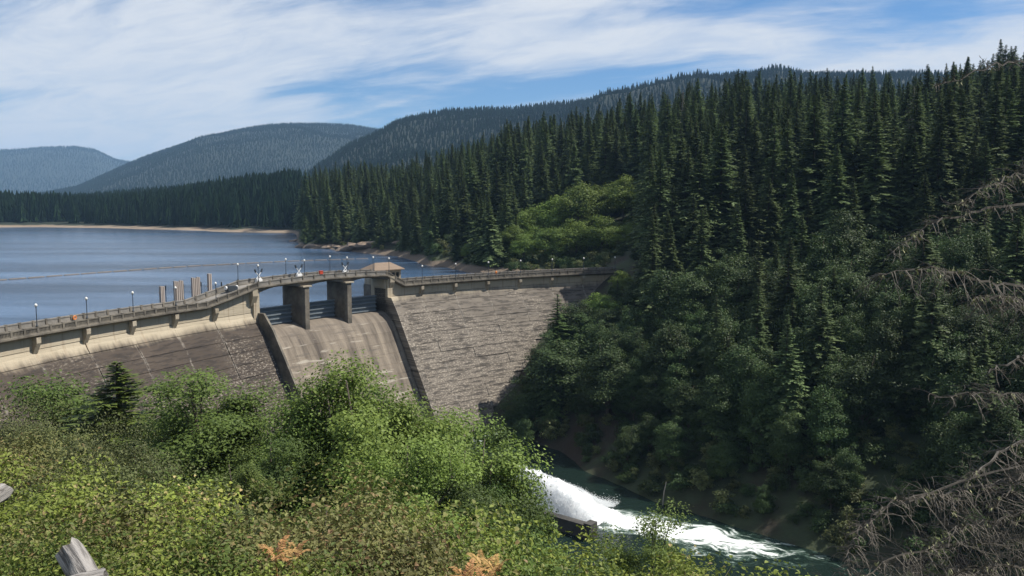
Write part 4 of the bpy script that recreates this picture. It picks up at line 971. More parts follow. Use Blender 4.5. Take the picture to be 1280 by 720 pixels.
# near forest above the dam and along the gorge: largest-looking firs are individuals, the rest one mass
x1, y1 = jitter_polar(-14.3, 37, 200, 360, 8.4); x2, y2 = jitter_polar(-14.3, 37, 360, 900, 9.2)
x3, y3 = jitter_polar(7.5, 40, 150, 200, 8.5)
x = np.concatenate([x1, x2, x3]); y = np.concatenate([y1, y2, y3]); z = height(x, y); d = np.hypot(x, y); a = np.degrees(np.arctan2(x, y))
rd = np.hypot(x - DC[0], y - DC[1])
k = (z > 2.3) | ((rd < 180) & (z > -27) & (a > 7.5))
k &= ~((a < 8.6) & (a > -1) & (d < 320)) & ~((a < 8.6) & (d < 285)) & ~((a > .5) & (a < 9.2) & (d < 342) & (d > 262))
k &= ~((a < 14) & (d < 215)); k &= (nr.random(len(x)) > .12)
k &= ~((d < 225) & (nr.random(len(x)) < .6))
x, y, z, d, a = x[k], y[k], z[k], d[k], a[k]
hgt = nr.uniform(27, 43, len(x)) * (1 + .3 * wave(x, y)) * np.where(d < 240, .8, 1) * np.where(a < -9, .95, np.where(a < 14, .88, np.where(a > 24, .88, .95))) * np.where((z < 8) & (a < 2), .75, 1)
sx_, sy_, wv_ = project(np.c_[x, y, z]); tx, ty, _ = project(np.c_[x, y, z + hgt])
order = np.argsort(d); cover = np.zeros((180, 320), bool); vis = np.zeros(len(x))
for i in order:
    hw = .085 * hgt[i] * F_PX / wv_[i]; X0 = tx[i] / 4; yt, yb = ty[i] / 4, sy_[i] / 4
    r0, r1 = max(0, int(yt)), min(180, int(yb) + 1)
    for rr in range(r0, r1):
        f = (rr - yt) / max(yb - yt, 1); wq = hw / 4 * min(1, f * 1.25 + .06); c0, c1 = max(0, int(round(X0 - wq))), min(320, int(round(X0 + wq)) + 1)
        if c1 > c0:
            row = cover[rr, c0:c1]; vis[i] += (~row).sum(); row[:] = True
top = np.argsort(-vis)[:270]; ind = np.zeros(len(x), bool); ind[top[vis[top] > 0]] = True
def zone(i):
    p, q = tx[i], ty[i]
    if a[i] < -8: return 'tall dark fir on the tip of the wooded point across the lake'
    if a[i] < -1.5: return 'tall dark fir in the lakeside stand left of the maple grove'
    if a[i] < 10.5 and d[i] > 300: return 'dark fir rising directly behind and above the maple grove'
    if q < 150: return 'fir on the skyline of the forested slope, ' + ('left of the dead branches' if p < 1120 else 'above the dead branches')
    if p < 930: return 'fir between the maple grove and the lone bright maple on the slope'
    if p < 1060: return 'fir around the lone bright maple on the gorge slope'
    if p < 1170: return 'fir on the slope just left of the dead branches'
    return 'fir seen behind the dead branches at the right edge'
for i in np.where(ind)[0]:
    s = hgt[i] / FIR_H
    sn = (i % 67 == 7)
    plant('snag' if sn else 'fir_tree', 'bleached dead fir standing among the green firs' if sn else zone(i), 'tree', SNAG if sn else FIRS[i % 6], x[i], y[i], s, 'bleached snags in the forest' if sn else 'firs, ' + zone(i), z=z[i], wide=rng.uniform(.95, 1.3), sink=.6)
R_ = ~ind; n = int(R_.sum())
def joined(tr, cr):      # one mesh with bark and needles for the mass
    me = bpy.data.meshes.new('fir'); import bmesh
    bm = bmesh.new(); bm.from_mesh(tr); nf = len(bm.faces); bm.from_mesh(cr)
    for i, f in enumerate(bm.faces): f.material_index = 0 if i < nf else 1
    bm.to_mesh(me); bm.free(); me.materials.append(tr.materials[0]); me.materials.append(cr.materials[0]); return me
FJ = [joined(*m_) for m_ in FIRS]
sc_ = hgt[R_] / FIR_H
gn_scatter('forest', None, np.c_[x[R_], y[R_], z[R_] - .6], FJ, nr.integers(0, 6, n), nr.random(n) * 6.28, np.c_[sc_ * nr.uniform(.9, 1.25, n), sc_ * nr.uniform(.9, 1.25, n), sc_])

# broadleaf kinds
MAPLE = [broad_meshes(50 + i, 16, 11, .22, 80, 150, .42, 'maple', .7) for i in range(3)]
BANK = [broad_meshes(60 + i, 16, 10.5, .04, 120, 170, .36, 'dark_leaf', .8, clr=.15) for i in range(4)]
HEM = [conifer_meshes(70 + i, 16, 2.9, .05, 44, 6, 'hemlock', .4, .95, .8) for i in range(2)]
def hand(px, dist, py, kind, name, label, group=None, wide=1.0, base=16.0):
    x, y = az_xy(px, dist); g = gz(x, y); h = max(3.0, top_z(px, py, dist) - g)
    return plant(name, label, 'tree', kind, x, y, h / HT[kind[1].name], group, z=g, wide=wide * rng.uniform(.95, 1.05), sink=.3)
# in front of the far wing of the dam
hand(697, 218, 366, HEM[0], 'hemlock_tree', 'thin pale green conifer standing against the far dam face', wide=1.5)
hand(716, 226, 378, BANK[0], 'broadleaf_tree', 'broad green tree right of the thin pale conifer at the dam face', wide=1.5)
hand(752, 232, 366, MAPLE[0], 'broadleaf_tree', 'bright green tree just below the far end of the dam crest', wide=1.7)
hand(772, 240, 348, HEM[1], 'hemlock_tree', 'olive green feathery conifer touching the far parapet', wide=1.9)
hand(815, 224, 300, FIRS[1], 'fir_tree', 'tallest dark fir at the far end of the dam crest', base=FIR_H, wide=1.35)
hand(790, 236, 372, BANK[1], 'broadleaf_tree', 'dark leafy tree beside the foot of the tall fir at the crest end', wide=1.5)
hand(845, 236, 322, FIRS[2], 'fir_tree', 'dark fir right behind the tallest one at the crest end', base=FIR_H, wide=.95)
for px, dist, py, k, w_, lb in ((838, 252, 300, 4, 1.1, 'dark fir standing where the dam crest meets the slope'), (832, 275, 292, 0, 1.2, 'fir above the crest end, right of the dam road'), (808, 300, 268, 2, 1.2, 'fir behind the right end of the maple grove'), (824, 312, 254, 4, 1.2, 'tall fir behind the right end of the maple grove'), (846, 292, 270, 5, 1.2, 'fir standing above the crest end firs'), (860, 262, 300, 3, 1.15, 'full fir right of the crest end')):
    hand(px, dist, py, FIRS[k], 'fir_tree', lb, wide=w_)
for px, dist, py, k, lb in ((765, 250, 362, 2, 'leafy tree against the last visible panel of the parapet'), (830, 246, 350, 3, 'leafy tree below the dark firs at the crest end'), (735, 236, 398, 1, 'low leafy tree before the far dam face'), (858, 240, 345, 0, 'leafy tree right of the firs at the crest end'), (712, 212, 440, 3, 'leafy tree low beside the pale pipe'), (790, 222, 415, 0, 'broad leafy tree beneath the crest end')):
    hand(px, dist, py, BANK[k], 'broadleaf_tree', lb, wide=1.6)
hand(778, 247, 338, MAPLE[1], 'broadleaf_tree', 'bright leafy tree rising to the end of the parapet', wide=1.5)
hand(806, 240, 304, FIRS[2], 'fir_tree', 'full dark fir covering the end of the dam road', wide=1.25)
hand(795, 232, 352, BANK[3], 'broadleaf_tree', 'dark leafy tree at the foot of the fir covering the road end', wide=1.6)
hand(668, 206, 458, BANK[2], 'broadleaf_tree', 'dark green tree overhanging the far edge of the dam face', wide=1.3)
for px, dist, py, k, w_, lb in ((706, 224, 396, 1, 1.3, 'leafy tree behind the thin pale conifer'), (648, 202, 505, 3, 1.4, 'low dark tree at the foot of the pale pipe'), (684, 212, 432, 0, 1.3, 'dark tree halfway up the edge of the dam face'), (776, 258, 340, 2, 1.6, 'dense bush tree at the very end of the parapet'), (792, 268, 322, 1, 1.5, 'leafy tree just behind the end of the parapet'), (803, 284, 312, 2, 1.5, 'leafy tree on the road bend past the parapet'), (786, 284, 318, 3, 1.4, 'low leafy tree behind the last parapet panel'), (812, 262, 330, 0, 1.4, 'leafy tree between the firs at the crest end'), (748, 248, 376, 3, 1.8, 'leafy tree under the far end of the cornice'), (728, 222, 392, 2, 1.7, 'full leafy tree right of the thin pale conifer'), (760, 222, 385, 0, 1.6, 'full leafy tree below the last lamp of the far wing'), (700, 206, 420, 3, 1.6, 'leafy tree below the thin pale conifer')):
    hand(px, dist, py, BANK[k], 'broadleaf_tree', lb, wide=w_)
hand(690, 200, 440, HEM[1], 'hemlock_tree', 'small dark conifer on the bank beside the pale pipe', wide=1.2)
hand(655, 196, 520, BANK[3], 'broadleaf_tree', 'small leafy tree above the start of the water jet', wide=1.0)
xb, yb = jitter_polar(1.5, 40, 140, 214, 7.0); zb = height(xb, yb); rb_ = np.hypot(xb - DC[0], yb - DC[1]); db = np.hypot(xb, yb); ab = np.degrees(np.arctan2(xb, yb))
kb = (zb > RIVER + 2.2) & (rb_ < 178) & ~((ab < 4.5) & (db > 200)) & (nr.random(len(xb)) < .9)
belt = sorted(zip(db[kb], ab[kb], xb[kb], yb[kb], zb[kb]))
for i, (d_, a_, x_, y_, z_) in enumerate(belt):
    row = 'front row by the river bank' if d_ < 172 else ('middle of the belt' if d_ < 192 else 'upper edge under the firs')
    h_ = rng.uniform(5, 11) if z_ < RIVER + 7 else rng.uniform(12, 20)
    if a_ < 6.5: h_ *= .75
    plant('broadleaf_tree', 'leafy tree of the shaded belt across the river, ' + row, 'tree', BANK[i % 4], x_, y_, h_ / 16, 'broadleaf belt, ' + row, z=z_, wide=rng.uniform(.8, 1.15), sink=.5)
for px, dist, py, k in ((880, 232, 298, 0), (905, 226, 318, 3), (935, 232, 300, 4), (965, 222, 340, 1), (1010, 222, 305, 5), (1030, 215, 330, 2), (1100, 212, 300, 0), (1175, 206, 310, 3), (1235, 206, 305, 1), (870, 214, 345, 5), (1000, 205, 360, 4)):
    hand(px, dist, py, FIRS[k], 'fir_tree', 'dark fir rising out of the broadleaf belt across the river', 'firs rising from the broadleaf belt', base=FIR_H, wide=1.1)
for px, dist, py, kd, w_, lb in ((660, 334, 268, 0, 1.0, 'leftmost pale green maple behind the far wing of the dam'), (690, 336, 254, 1, 1.1, 'pale green maple second from the left behind the dam'), (722, 330, 238, 2, 1.0, 'tall pale green maple behind the middle of the far wing'), (750, 338, 240, 0, 1.1, 'pale green maple beside the tall one behind the far wing'), (778, 332, 228, 1, 1.15, 'broad bright maple highest in the grove behind the dam'), (806, 326, 240, 2, 1.1, 'dense maple at the right end of the grove behind the dam'), (838, 338, 224, 0, .9, 'small maple above the right end of the maple grove'), (972, 262, 226, 1, .95, 'lone bright maple among dark firs on the gorge slope'), (700, 322, 292, 2, 1.3, 'low maple nearest the parapet of the far wing'), (765, 318, 285, 0, 1.3, 'low maple behind the end of the far wing'), (610, 352, 292, 1, 1.0, 'small maple by the dark lake bank behind the dam'), (740, 312, 292, 1, 1.5, 'low broad maple close behind the far parapet'), (790, 305, 285, 2, 1.5, 'low maple just beyond the end of the parapet'), (815, 300, 268, 0, 1.4, 'maple rising right of the end of the parapet'), (845, 310, 262, 1, 1.3, 'rightmost maple of the grove behind the dam'), (862, 322, 248, 2, 1.2, 'upper maple at the right end of the grove'), (640, 318, 290, 2, 1.2, 'low maple at the far left of the grove by the dark bank'), (585, 322, 312, 0, 1.1, 'small bush maple on the dark bank behind the parapet'), (672, 326, 290, 0, 1.4, 'low maple at the left of the grove near the parapet'), (655, 306, 300, 1, 1.3, 'front maple at the left above the parapet lamps'), (690, 304, 292, 2, 1.3, 'front maple above the fourth far lamp'), (720, 306, 282, 0, 1.3, 'front maple in the middle of the grove'), (752, 300, 278, 1, 1.3, 'front maple right of the middle of the grove'), (780, 296, 290, 2, 1.2, 'front maple nearest the end of the parapet')):
    hand(px, dist, py - 8, MAPLE[kd], 'maple_tree', lb, 'maples behind the dam', wide=w_ * 1.1)

# rock ledges on the lake shore
import bmesh
def rock_mesh(seed):
    g = np.random.default_rng(seed); bm = bmesh.new(); bmesh.ops.create_icosphere(bm, subdivisions=2, radius=1.0)
    for v in bm.verts:
        n_ = fbm(np.array([v.co.x * 1.3 + seed]), np.array([v.co.y * 1.3 + v.co.z * 2.1]), seed, 3)[0]; v.co *= 1 + .55 * n_
        v.co.z = max(-.5, min(.42 + .1 * n_, v.co.z * .6)); v.co.x *= 1.5
    me = bpy.data.meshes.new('rock'); bm.to_mesh(me); bm.free(); me.materials.append(M['rock']); me.polygons.foreach_set('use_smooth', np.zeros(len(me.polygons), bool)); return me
M['rock'] = simple('tan_shore_rock', (.27, .20, .145), .95, var=.5, scale=.5)
RK = [rock_mesh(600 + i) for i in range(4)]
for j, (px, dist, sc, lb) in enumerate(((371, 496, 3.0, 'outermost rock at the tip of the wooded point'), (378, 493, 2.4, 'low rock just inside the tip of the point'), (392, 488, 3.2, 'flat rock along the waterline of the point'), (410, 478, 3.0, 'rock on the shore under the point firs'), (428, 462, 3.4, 'tan rock left of the big shore ledges'), (438, 455, 4.8, 'large tan ledge on the lake shore'), (449, 450, 4.4, 'tan slab right of the large ledge'), (459, 444, 4.6, 'broad tan ledge at the end of the rocky shore'), (468, 440, 3.0, 'small tan rock past the broad ledge'), (500, 425, 2.6, 'dark bank rock behind the control house roof'))):
    x, y = az_xy(px, dist)
    for _ in range(60):
        if gz(x, y) > .2: break
        dist += 1.5; x, y = az_xy(px, dist)
    tag(ob('rock', RK[j % 4], None, (x, y, gz(x, y) + .25 * sc), (rng.uniform(-.25, .25), rng.uniform(-.25, .25), rng.uniform(-.5, .5)), (sc, sc * .8, sc * rng.uniform(.7, 1.0))), lb, 'rock', 'rocks on the lake shore')
# undergrowth on the gorge slopes and lake banks
UND = [joined(*broad_meshes(90 + i, 3.2, 4.6, .0, 22, 60, .34, ['dark_leaf', 'olive'][i % 2], .3, multi=2)) for i in range(3)]
xa, ya = jitter_polar(-1, 42, 130, 330, 3.2); xs_, ys_ = jitter_polar(-14.2, 9, 300, 520, 4.2); zs_ = height(xs_, ys_); ks_ = (zs_ > 1.9) & (zs_ < 16); xa = np.r_[xa, xs_[ks_]]; ya = np.r_[ya, ys_[ks_]]; za = height(xa, ya); rd = np.hypot(xa - DC[0], ya - DC[1])
k = ((za > RIVER + .3 + nr.random(len(za)) * 1.2) & (rd < 181)) | ((za > 1.9) & (rd > 212)); k &= nr.random(len(za)) < .8
xa, ya, za = xa[k], ya[k], za[k]; n = len(xa); s = nr.uniform(.5, 1.3, n)
gn_scatter('undergrowth', None, np.c_[xa, ya, za - .3], UND, nr.integers(0, 3, n), nr.random(n) * 6.28, np.c_[s, s, s * nr.uniform(.7, 1.3, n)])

# ------------------------------------------------------------------ near bank: trees, shrubs, weeds
ALDER = [broad_meshes(100 + i, 12, 6.5, .12, 75, 520, .13, 'alder', .9, clr=.13) for i in range(2)]
THICK = [broad_meshes(110 + i, 12, 9.5, .03, 105, 700, .15, m_, .6, clr=.115) for i, m_ in enumerate(('oak', 'oak', 'alder', 'dkthick'))]
DKT = broad_meshes(120, 9, 7, .04, 80, 420, .17, 'alder', .4)
def near(px, dist, py, kind, name, label, base, wide=1.0, cat='tree', group=None, parts=('trunk', 'crown')):
    x, y = az_xy(px, dist); g = gz(x, y); h = max(.6, top_z(px, py, dist) - g)
    return plant(name, label, cat, kind, x, y, h / HT[kind[1].name], group, z=g, wide=wide, sink=.1, parts=parts)
OLV = [broad_meshes(130 + i, 6, 8, .0, 75, 620, .1, 'olive', .3, clr=.11, multi=4) for i in range(2)]
for px, dist, py, k, w_, lb in ((165, 36, 548, 0, .62, 'big rounded olive thicket left of the slender alder'), (100, 44, 528, 1, .65, 'olive thicket below the young conifer'), (40, 50, 528, 0, .7, 'broad olive thicket below the round dark tree'), (0, 62, 508, 1, .7, 'olive thicket at the left edge under the dam')):
    near(px, dist, py, OLV[k], 'thicket', lb, 6, w_, 'shrub', 'olive thickets on the near slope', ('stem', 'foliage'))
near(66, 74, 474, DKT, 'broadleaf_tree', 'round dark green tree at the foot of the near dam wing', 9, 1.05)
YC = conifer_meshes(77, 13, 3.6, .03, 60, 8, 'alder', .3, 1, .85, spw=.34)
near(140, 66, 450, YC, 'young_conifer', 'young conifer between the round tree and the slender alder', 16, 1.9)
near(248, 50, 462, ALDER[0], 'alder_tree', 'slender alder with visible dark trunk before the near dam face', 12, 1.4)
near(205, 66, 552, ALDER[1], 'alder_tree', 'low alder left of the slender one', 12, 1.3)
near(430, 46, 470, THICK[0], 'broadleaf_tree', 'tallest leafy tree in front of the spillway', 12, .95)
near(395, 48, 505, THICK[1], 'broadleaf_tree', 'leafy tree left of the tallest one before the spillway', 12, .9)
near(478, 50, 505, THICK[2], 'broadleaf_tree', 'leafy tree right of the tallest one below the training wall', 12, .85)
near(540, 54, 528, THICK[1], 'broadleaf_tree', 'leafy tree in front of the far wing toe and valve tank', 12, .95)
near(590, 50, 556, THICK[3], 'broadleaf_tree', 'dark tree hiding the start of the white water jet', 12, .8)
near(578, 40, 572, THICK[3], 'broadleaf_tree', 'nearer leafy tree left of the jet', 12, .85)
near(622, 42, 632, THICK[3], 'broadleaf_tree', 'low dark tree below the concrete guide wall', 12, .85)
near(500, 36, 560, THICK[1], 'broadleaf_tree', 'near leafy tree in the middle of the thicket', 12, .9)
near(330, 44, 548, THICK[3], 'broadleaf_tree', 'dark leafy tree at the left edge of the thicket', 12, .9)
for px, dist, py, k, w_, lb in ((458, 45, 470, 1, .9, 'leafy tree close right of the tallest one before the spillway'), (412, 52, 486, 2, 1.0, 'leafy tree behind the tallest one at its left shoulder'), (362, 47, 512, 0, 1.0, 'leafy tree at the left shoulder of the thicket'), (512, 52, 512, 0, 1.0, 'leafy tree below the dark band of the right training wall'), (565, 47, 540, 1, 1.0, 'leafy tree left of the valve tank'), (600, 46, 585, 3, .85, 'leafy tree over the beginning of the jet'), (300, 50, 560, 2, .9, 'leafy tree between the slender alder and the thicket')):
    near(px, dist, py, THICK[k], 'broadleaf_tree', lb, 12, w_)
near(226, 54, 492, ALDER[1], 'alder_tree', 'second slender alder close left of the taller one', 12, 1.2)
near(268, 52, 492, ALDER[1], 'alder_tree', 'leafy alder close right of the taller slender one', 12, 1.2)
near(290, 40, 572, ALDER[1], 'alder_tree', 'dark alder just right of the slender one', 12, 1.1)
near(815, 34, 643, ALDER[0], 'alder_tree', 'small upright tree standing alone before the foaming river', 12, .95)
near(690, 36, 700, THICK[0], 'broadleaf_tree', 'low tree at the bottom edge under the dark river pool', 12, 1.0)
near(755, 30, 694, ALDER[1], 'alder_tree', 'olive green bush tree left of the small upright tree', 12, .9)
# shrubs
def shrub_kind(seed, mat, leaf=.05, ncl=26, per=330, H=2.4, W=3.0, fold=True): return broad_meshes(seed, H, W, .0, ncl, per, leaf, mat, .25, multi=4, clr=.165, fold=fold)
SH = {'olive': [shrub_kind(200, 'olive'), shrub_kind(201, 'olive')], 'lime': [shrub_kind(202, 'lime'), shrub_kind(203, 'lime')], 'brown': [shrub_kind(204, 'brownleaf'), shrub_kind(205, 'brownleaf')], 'green': [shrub_kind(206, 'oak'), shrub_kind(207, 'alder')]}
SHD = {'olive': 'dull olive', 'lime': 'yellow green', 'brown': 'browning', 'green': 'fresh green'}
def shrub(px, dist, py, kind, i, label, wide=1.0): near(px, dist, py, SH[kind][i % 2], 'shrub', label, 2.4, wide, 'shrub', 'shrubs on the near slope', ('stem', 'foliage'))
spec = [
 (15, 70, 505, 'olive', 'olive shrub at the left edge under the near dam wing'), (62, 46, 560, 'olive', 'broad olive shrub below the round dark tree'), (115, 40, 575, 'olive', 'olive shrub below the young conifer'), (190, 30, 600, 'olive', 'large olive shrub left of the slender alder trunk'),
 (15, 36, 545, 'brown', 'browning shrub at the left edge'), (5, 13, 572, 'lime', 'bright yellow green shrub at the left edge'), (35, 17, 585, 'lime', 'yellow green shrub beside the leftmost bright one'), (75, 28, 592, 'olive', 'dull shrub in the hollow left of the olive thicket'),
 (215, 26, 622, 'olive', 'olive shrub in front of the slender alder'), (130, 33, 590, 'green', 'dark shrub at the foot of the olive thicket'), (250, 22, 652, 'green', 'green shrub below the alder trunk'), (190, 14, 600, 'lime', 'tall yellow green shrub in the middle of the weeds'),
 (150, 11, 628, 'brown', 'pale withered shrub left of the yellow green one'), (225, 12, 622, 'lime', 'yellow green shrub right of the withered one'), (275, 15, 662, 'green', 'green shrub above the orange ferns'), (305, 20, 652, 'green', 'dark green shrub by the thicket edge'),
 (60, 11, 640, 'brown', 'brown tipped shrub above the grey log'), (20, 9, 655, 'green', 'leafy shrub at the lower left corner'), (120, 8.5, 665, 'lime', 'yellow green shrub right of the grey log'), (200, 8.5, 668, 'green', 'low green shrub at the bottom among weeds'),
 (260, 10, 660, 'brown', 'brownish shrub left of the orange ferns'), (320, 11, 655, 'brown', 'brown leaved shrub beside the orange ferns'), (375, 12, 640, 'brown', 'dark red brown shrub in front of the thicket'), (420, 13, 625, 'brown', 'tall red brown shrub with a bare stem'),
 (465, 14, 628, 'brown', 'red brown shrub in the middle of the bottom edge'), (515, 15, 632, 'green', 'green shrub right of the red brown ones'), (548, 14, 640, 'lime', 'shrub with yellow leaves before the dark trees'), (400, 9.5, 672, 'brown', 'low brown shrub on the bottom edge'),
 (455, 10, 675, 'brown', 'low browning shrub on the bottom edge under the red brown ones'), (510, 10.5, 680, 'brown', 'low olive brown shrub left of the lower orange ferns'), (560, 12, 690, 'green', 'low green shrub around the lower orange ferns'), (640, 14, 708, 'green', 'low shrub at the bottom edge right of the orange ferns'),
 (725, 17, 700, 'lime', 'yellow green shrub at the bottom under the river pool'), (880, 16, 705, 'lime', 'small yellow green sprig at the bottom edge before the river'), (930, 17, 714, 'lime', 'lowest yellow green sprig at the bottom edge'), (340, 8, 695, 'brown', 'weedy shrub at the bottom edge below the orange ferns'),
 (285, 7.5, 700, 'lime', 'yellowing weedy shrub at the bottom edge'), (180, 6.5, 705, 'brown', 'weedy shrub right of the grey rail'), (350, 28, 632, 'green', 'shaded shrub inside the thicket edge'), (445, 22, 640, 'green', 'shaded green shrub in front of the thicket'),
]
for i, (px, dist, py, kd, lb) in enumerate(spec): shrub(px, dist, py, kd, i, lb, rng.uniform(.9, 1.25))

# weeds and grass
def tuft(seed, mat, n=60, h=.7, spread=.35, w_=.014):
    g = np.random.default_rng(seed); az = g.random(n) * 6.28; r = spread * np.sqrt(g.random(n)); b = np.c_[np.cos(az) * r, np.sin(az) * r, np.zeros(n)]
    L = h * g.uniform(.5, 1.2, n); ln = g.normal(0, .28, (n, 2)) + b[:, :2] * .6; m1 = b + np.c_[ln * .35 * L[:, None], L * .6]; t1 = b + np.c_[ln * L[:, None] * 1.1, L * g.uniform(.8, 1, n)]
    sd = np.c_[-np.sin(az), np.cos(az), np.zeros(n)] * w_
    V = np.stack([b - sd, b + sd, m1 + sd * .8, t1, m1 - sd * .8], 1).reshape(-1, 3); i = np.arange(n)[:, None] * 5
    return mk('tuft', V, np.concatenate([i + np.array([[0, 1, 2, 4]])], 1).reshape(-1, 4).tolist() + (i + np.array([[4, 2, 3]])).tolist(), M[mat], np.r_[g.random(n), g.random(n)])
def weed(seed, mat, n=130, h=.6, leaf=.048):
    g = np.random.default_rng(seed); ns = 7; mb_v = []; st = MB()
    C = []; 
    for s in range(ns):
        a_ = g.random() * 6.28; l_ = g.uniform(.1, .45); tip = np.array([math.cos(a_) * l_, math.sin(a_) * l_, h * g.uniform(.6, 1.15)])
        f = g.random(n // ns) ** .7; C.append(tip[None] * f[:, None] * np.array([1, 1, 1]) + g.normal(0, .06, (n // ns, 3)))
    C = np.concatenate(C); C[:, 2] = np.maximum(C[:, 2], .02)
    N = np.array([0, 0, 1.0]) + rand_unit(g, len(C)) * .8; D = np.cross(N, rand_unit(g, len(C))); ln = leaf * g.uniform(.6, 1.4, len(C))
    V, F = leaf_fold(C, D, N, ln, ln * .6); return mk('weed', V, F, M[mat], np.repeat(g.random(len(C)), 2))
TUF = [tuft(300, 'dry'), tuft(301, 'dry', 45, .9), tuft(302, 'weed', 60, .55), weed(303, 'weed'), weed(304, 'weed', 110, .75), weed(305, 'lime', 90, .6), weed(306, 'brownleaf', 100, .55), weed(307, 'oak', 100, .5, .06)]
gx_, gy_ = [], []
for a0, a1, d0, d1, s in ((-40, 38, 1.6, 9, .26), (-40, 38, 9, 18, .42), (-40, 38, 18, 45, .9), (-40, 34, 45, 130, 2.0)):
    q0, q1 = jitter_polar(a0, a1, d0, d1, s); gx_.append(q0); gy_.append(q1)
xg = np.concatenate(gx_); yg = np.concatenate(gy_); zg = height(xg, yg); k = zg > RIVER + 1.5; rd = np.hypot(xg - DC[0], yg - DC[1]); k &= rd < 192
xg, yg, zg = xg[k], yg[k], zg[k]; n = len(xg); dg = np.hypot(xg, yg)
pt = fbm(xg / 2.2, yg / 2.2, 88, 3); px_g, py_g, _ = project(np.c_[xg, yg, zg]); 
kind = nr.integers(0, 8, n); kind = np.where((pt > .05) & (px_g < 330), nr.integers(0, 3, n), kind); kind = np.where((pt < -.25), nr.integers(4, 8, n), kind)
kind = np.where((px_g < 190) & (dg < 9.5) & (nr.random(n) < .5), nr.integers(0, 2, n), kind); kind = np.where((kind == 5) & (nr.random(n) < .6), 3, kind)
kind = np.where(dg > 15, np.where(nr.random(n) < .5, 7, np.where(nr.random(n) < .5, 6, 4)), kind)
kp = (fbm(xg / .9, yg / .9, 93, 3) > -.04) | (dg > 16); xg, yg, zg, dg, pt, px_g, kind = [q[kp] for q in (xg, yg, zg, dg, pt, px_g, kind)]; n = len(xg)
s = nr.uniform(.45, 1.2, n) * (1 + 1.1 * np.clip(fbm(xg / 1.6, yg / 1.6, 97, 3), -.4, .6)) * np.where(dg > 18, 1.5, 1) * np.where(dg > 45, 1.6, 1) * np.where(dg < 3, .5, np.where(dg < 5, .75, 1))
gn_scatter('weeds', None, np.c_[xg, yg, zg - .03], TUF, kind, nr.random(n) * 6.28, np.c_[s, s, s])

STK = []
for q in range(3):
    g = np.random.default_rng(500 + q); mb = MB(); L = (1.2, 1.5, .9)[q]
    mb.tube([(0, 0, 0), (.03, .01, L * .5), (g.normal(0, .1), g.normal(0, .1), L)], [.006, .005, .002], 4)
    for _ in range(6):
        f = g.uniform(.35, .95); a_ = g.random() * 6.28; l_ = L * .25 * (1.1 - f) + .06; mb.tube([(.02, 0, L * f), (.02 + l_ * math.cos(a_), l_ * math.sin(a_), L * f + l_ * .9)], [.004, .002], 3)
    STK.append(mb.mesh('stalk', M['dry']))
xk, yk = jitter_polar(-38, 10, 4.5, 22, .95); kk = nr.random(len(xk)) < .4; xk, yk = xk[kk], yk[kk]; n = len(xk); s = nr.uniform(.6, 1.3, n)
gn_scatter('dry_stalks', None, np.c_[xk, yk, height(xk, yk) - .03], STK, nr.integers(0, 3, n), nr.random(n) * 6.28, np.c_[s, s, s])

# dead orange fern fronds
def frond_mesh(seed, L=.55):
    g = np.random.default_rng(seed); mb = MB(); pts = [(L * f, 0, .35 * L * math.sin(f * 2.2)) for f in np.linspace(0, 1, 7)]
    mb.tube(pts, [.006 * (1 - f) + .002 for f in np.linspace(0, .95, 7)], 4)
    C, D = [], []
    for f in np.linspace(.15, 1, 16):
        p = np.array([L * f, 0, .35 * L * math.sin(f * 2.2)])
        for sg in (-1, 1):
            l_ = .30 * L * (1.15 - f) + .03; dd = np.array([.55, sg, g.normal(-.15, .2)]); dd /= np.linalg.norm(dd); C.append((p, dd, l_))
    P = np.array([p + d_ * l_ * .5 for p, d_, l_ in C]); Dv = np.array([d_ for _, d_, _ in C]); Ls = np.array([l_ for _, _, l_ in C])
    V, F = leaf_quads(P, Dv, np.array([[0, 0, 1.0]]) + rand_unit(g, len(P)) * .3, Ls, Ls * .38)
    b = len(mb.v); return mk('frond', np.vstack([np.array(mb.v), V]), [list(f) for f in mb.f] + (F + b).tolist(), M['deadfern'], np.r_[np.full(len(mb.f), .2), g.random(len(F))])
FR = [frond_mesh(400 + i) for i in range(3)]
for px, py, dist, lb in ((336, 686, 8.2, 'orange dead fern above the weedy bottom edge, left one'), (357, 690, 8.6, 'small orange dead fern right of the left one'), (602, 700, 9.2, 'upper orange dead fern before the dark tree'), (618, 706, 9.0, 'orange dead fern right of the upper one'), (580, 714, 8.4, 'orange dead fern at the bottom edge'), (606, 719, 8.4, 'lowest orange dead fern at the bottom edge')):
    x, y = az_xy(px, dist); g = gz(x, y); zt = top_z(px, py, dist)
    e = empty('dead_fern', lb, 'fern', (x, y, g), rng.uniform(0, 6), 'dead orange ferns')
    hh = max(.15, zt - g - .1); mb = MB(); mb.tube([(0, 0, -.1), (.02, 0, hh * .5), (0, .01, hh)], .008, 4); ob('stalk', mb.mesh('stalk', M['deadfern']), e)
    for i in range(5): ob('frond', FR[i % 3], e, (0, 0, hh), (rng.uniform(-.3, .3), rng.uniform(-.5, .1), i * 1.26 + rng.uniform(-.3, .3)), (.42, .42, .42))

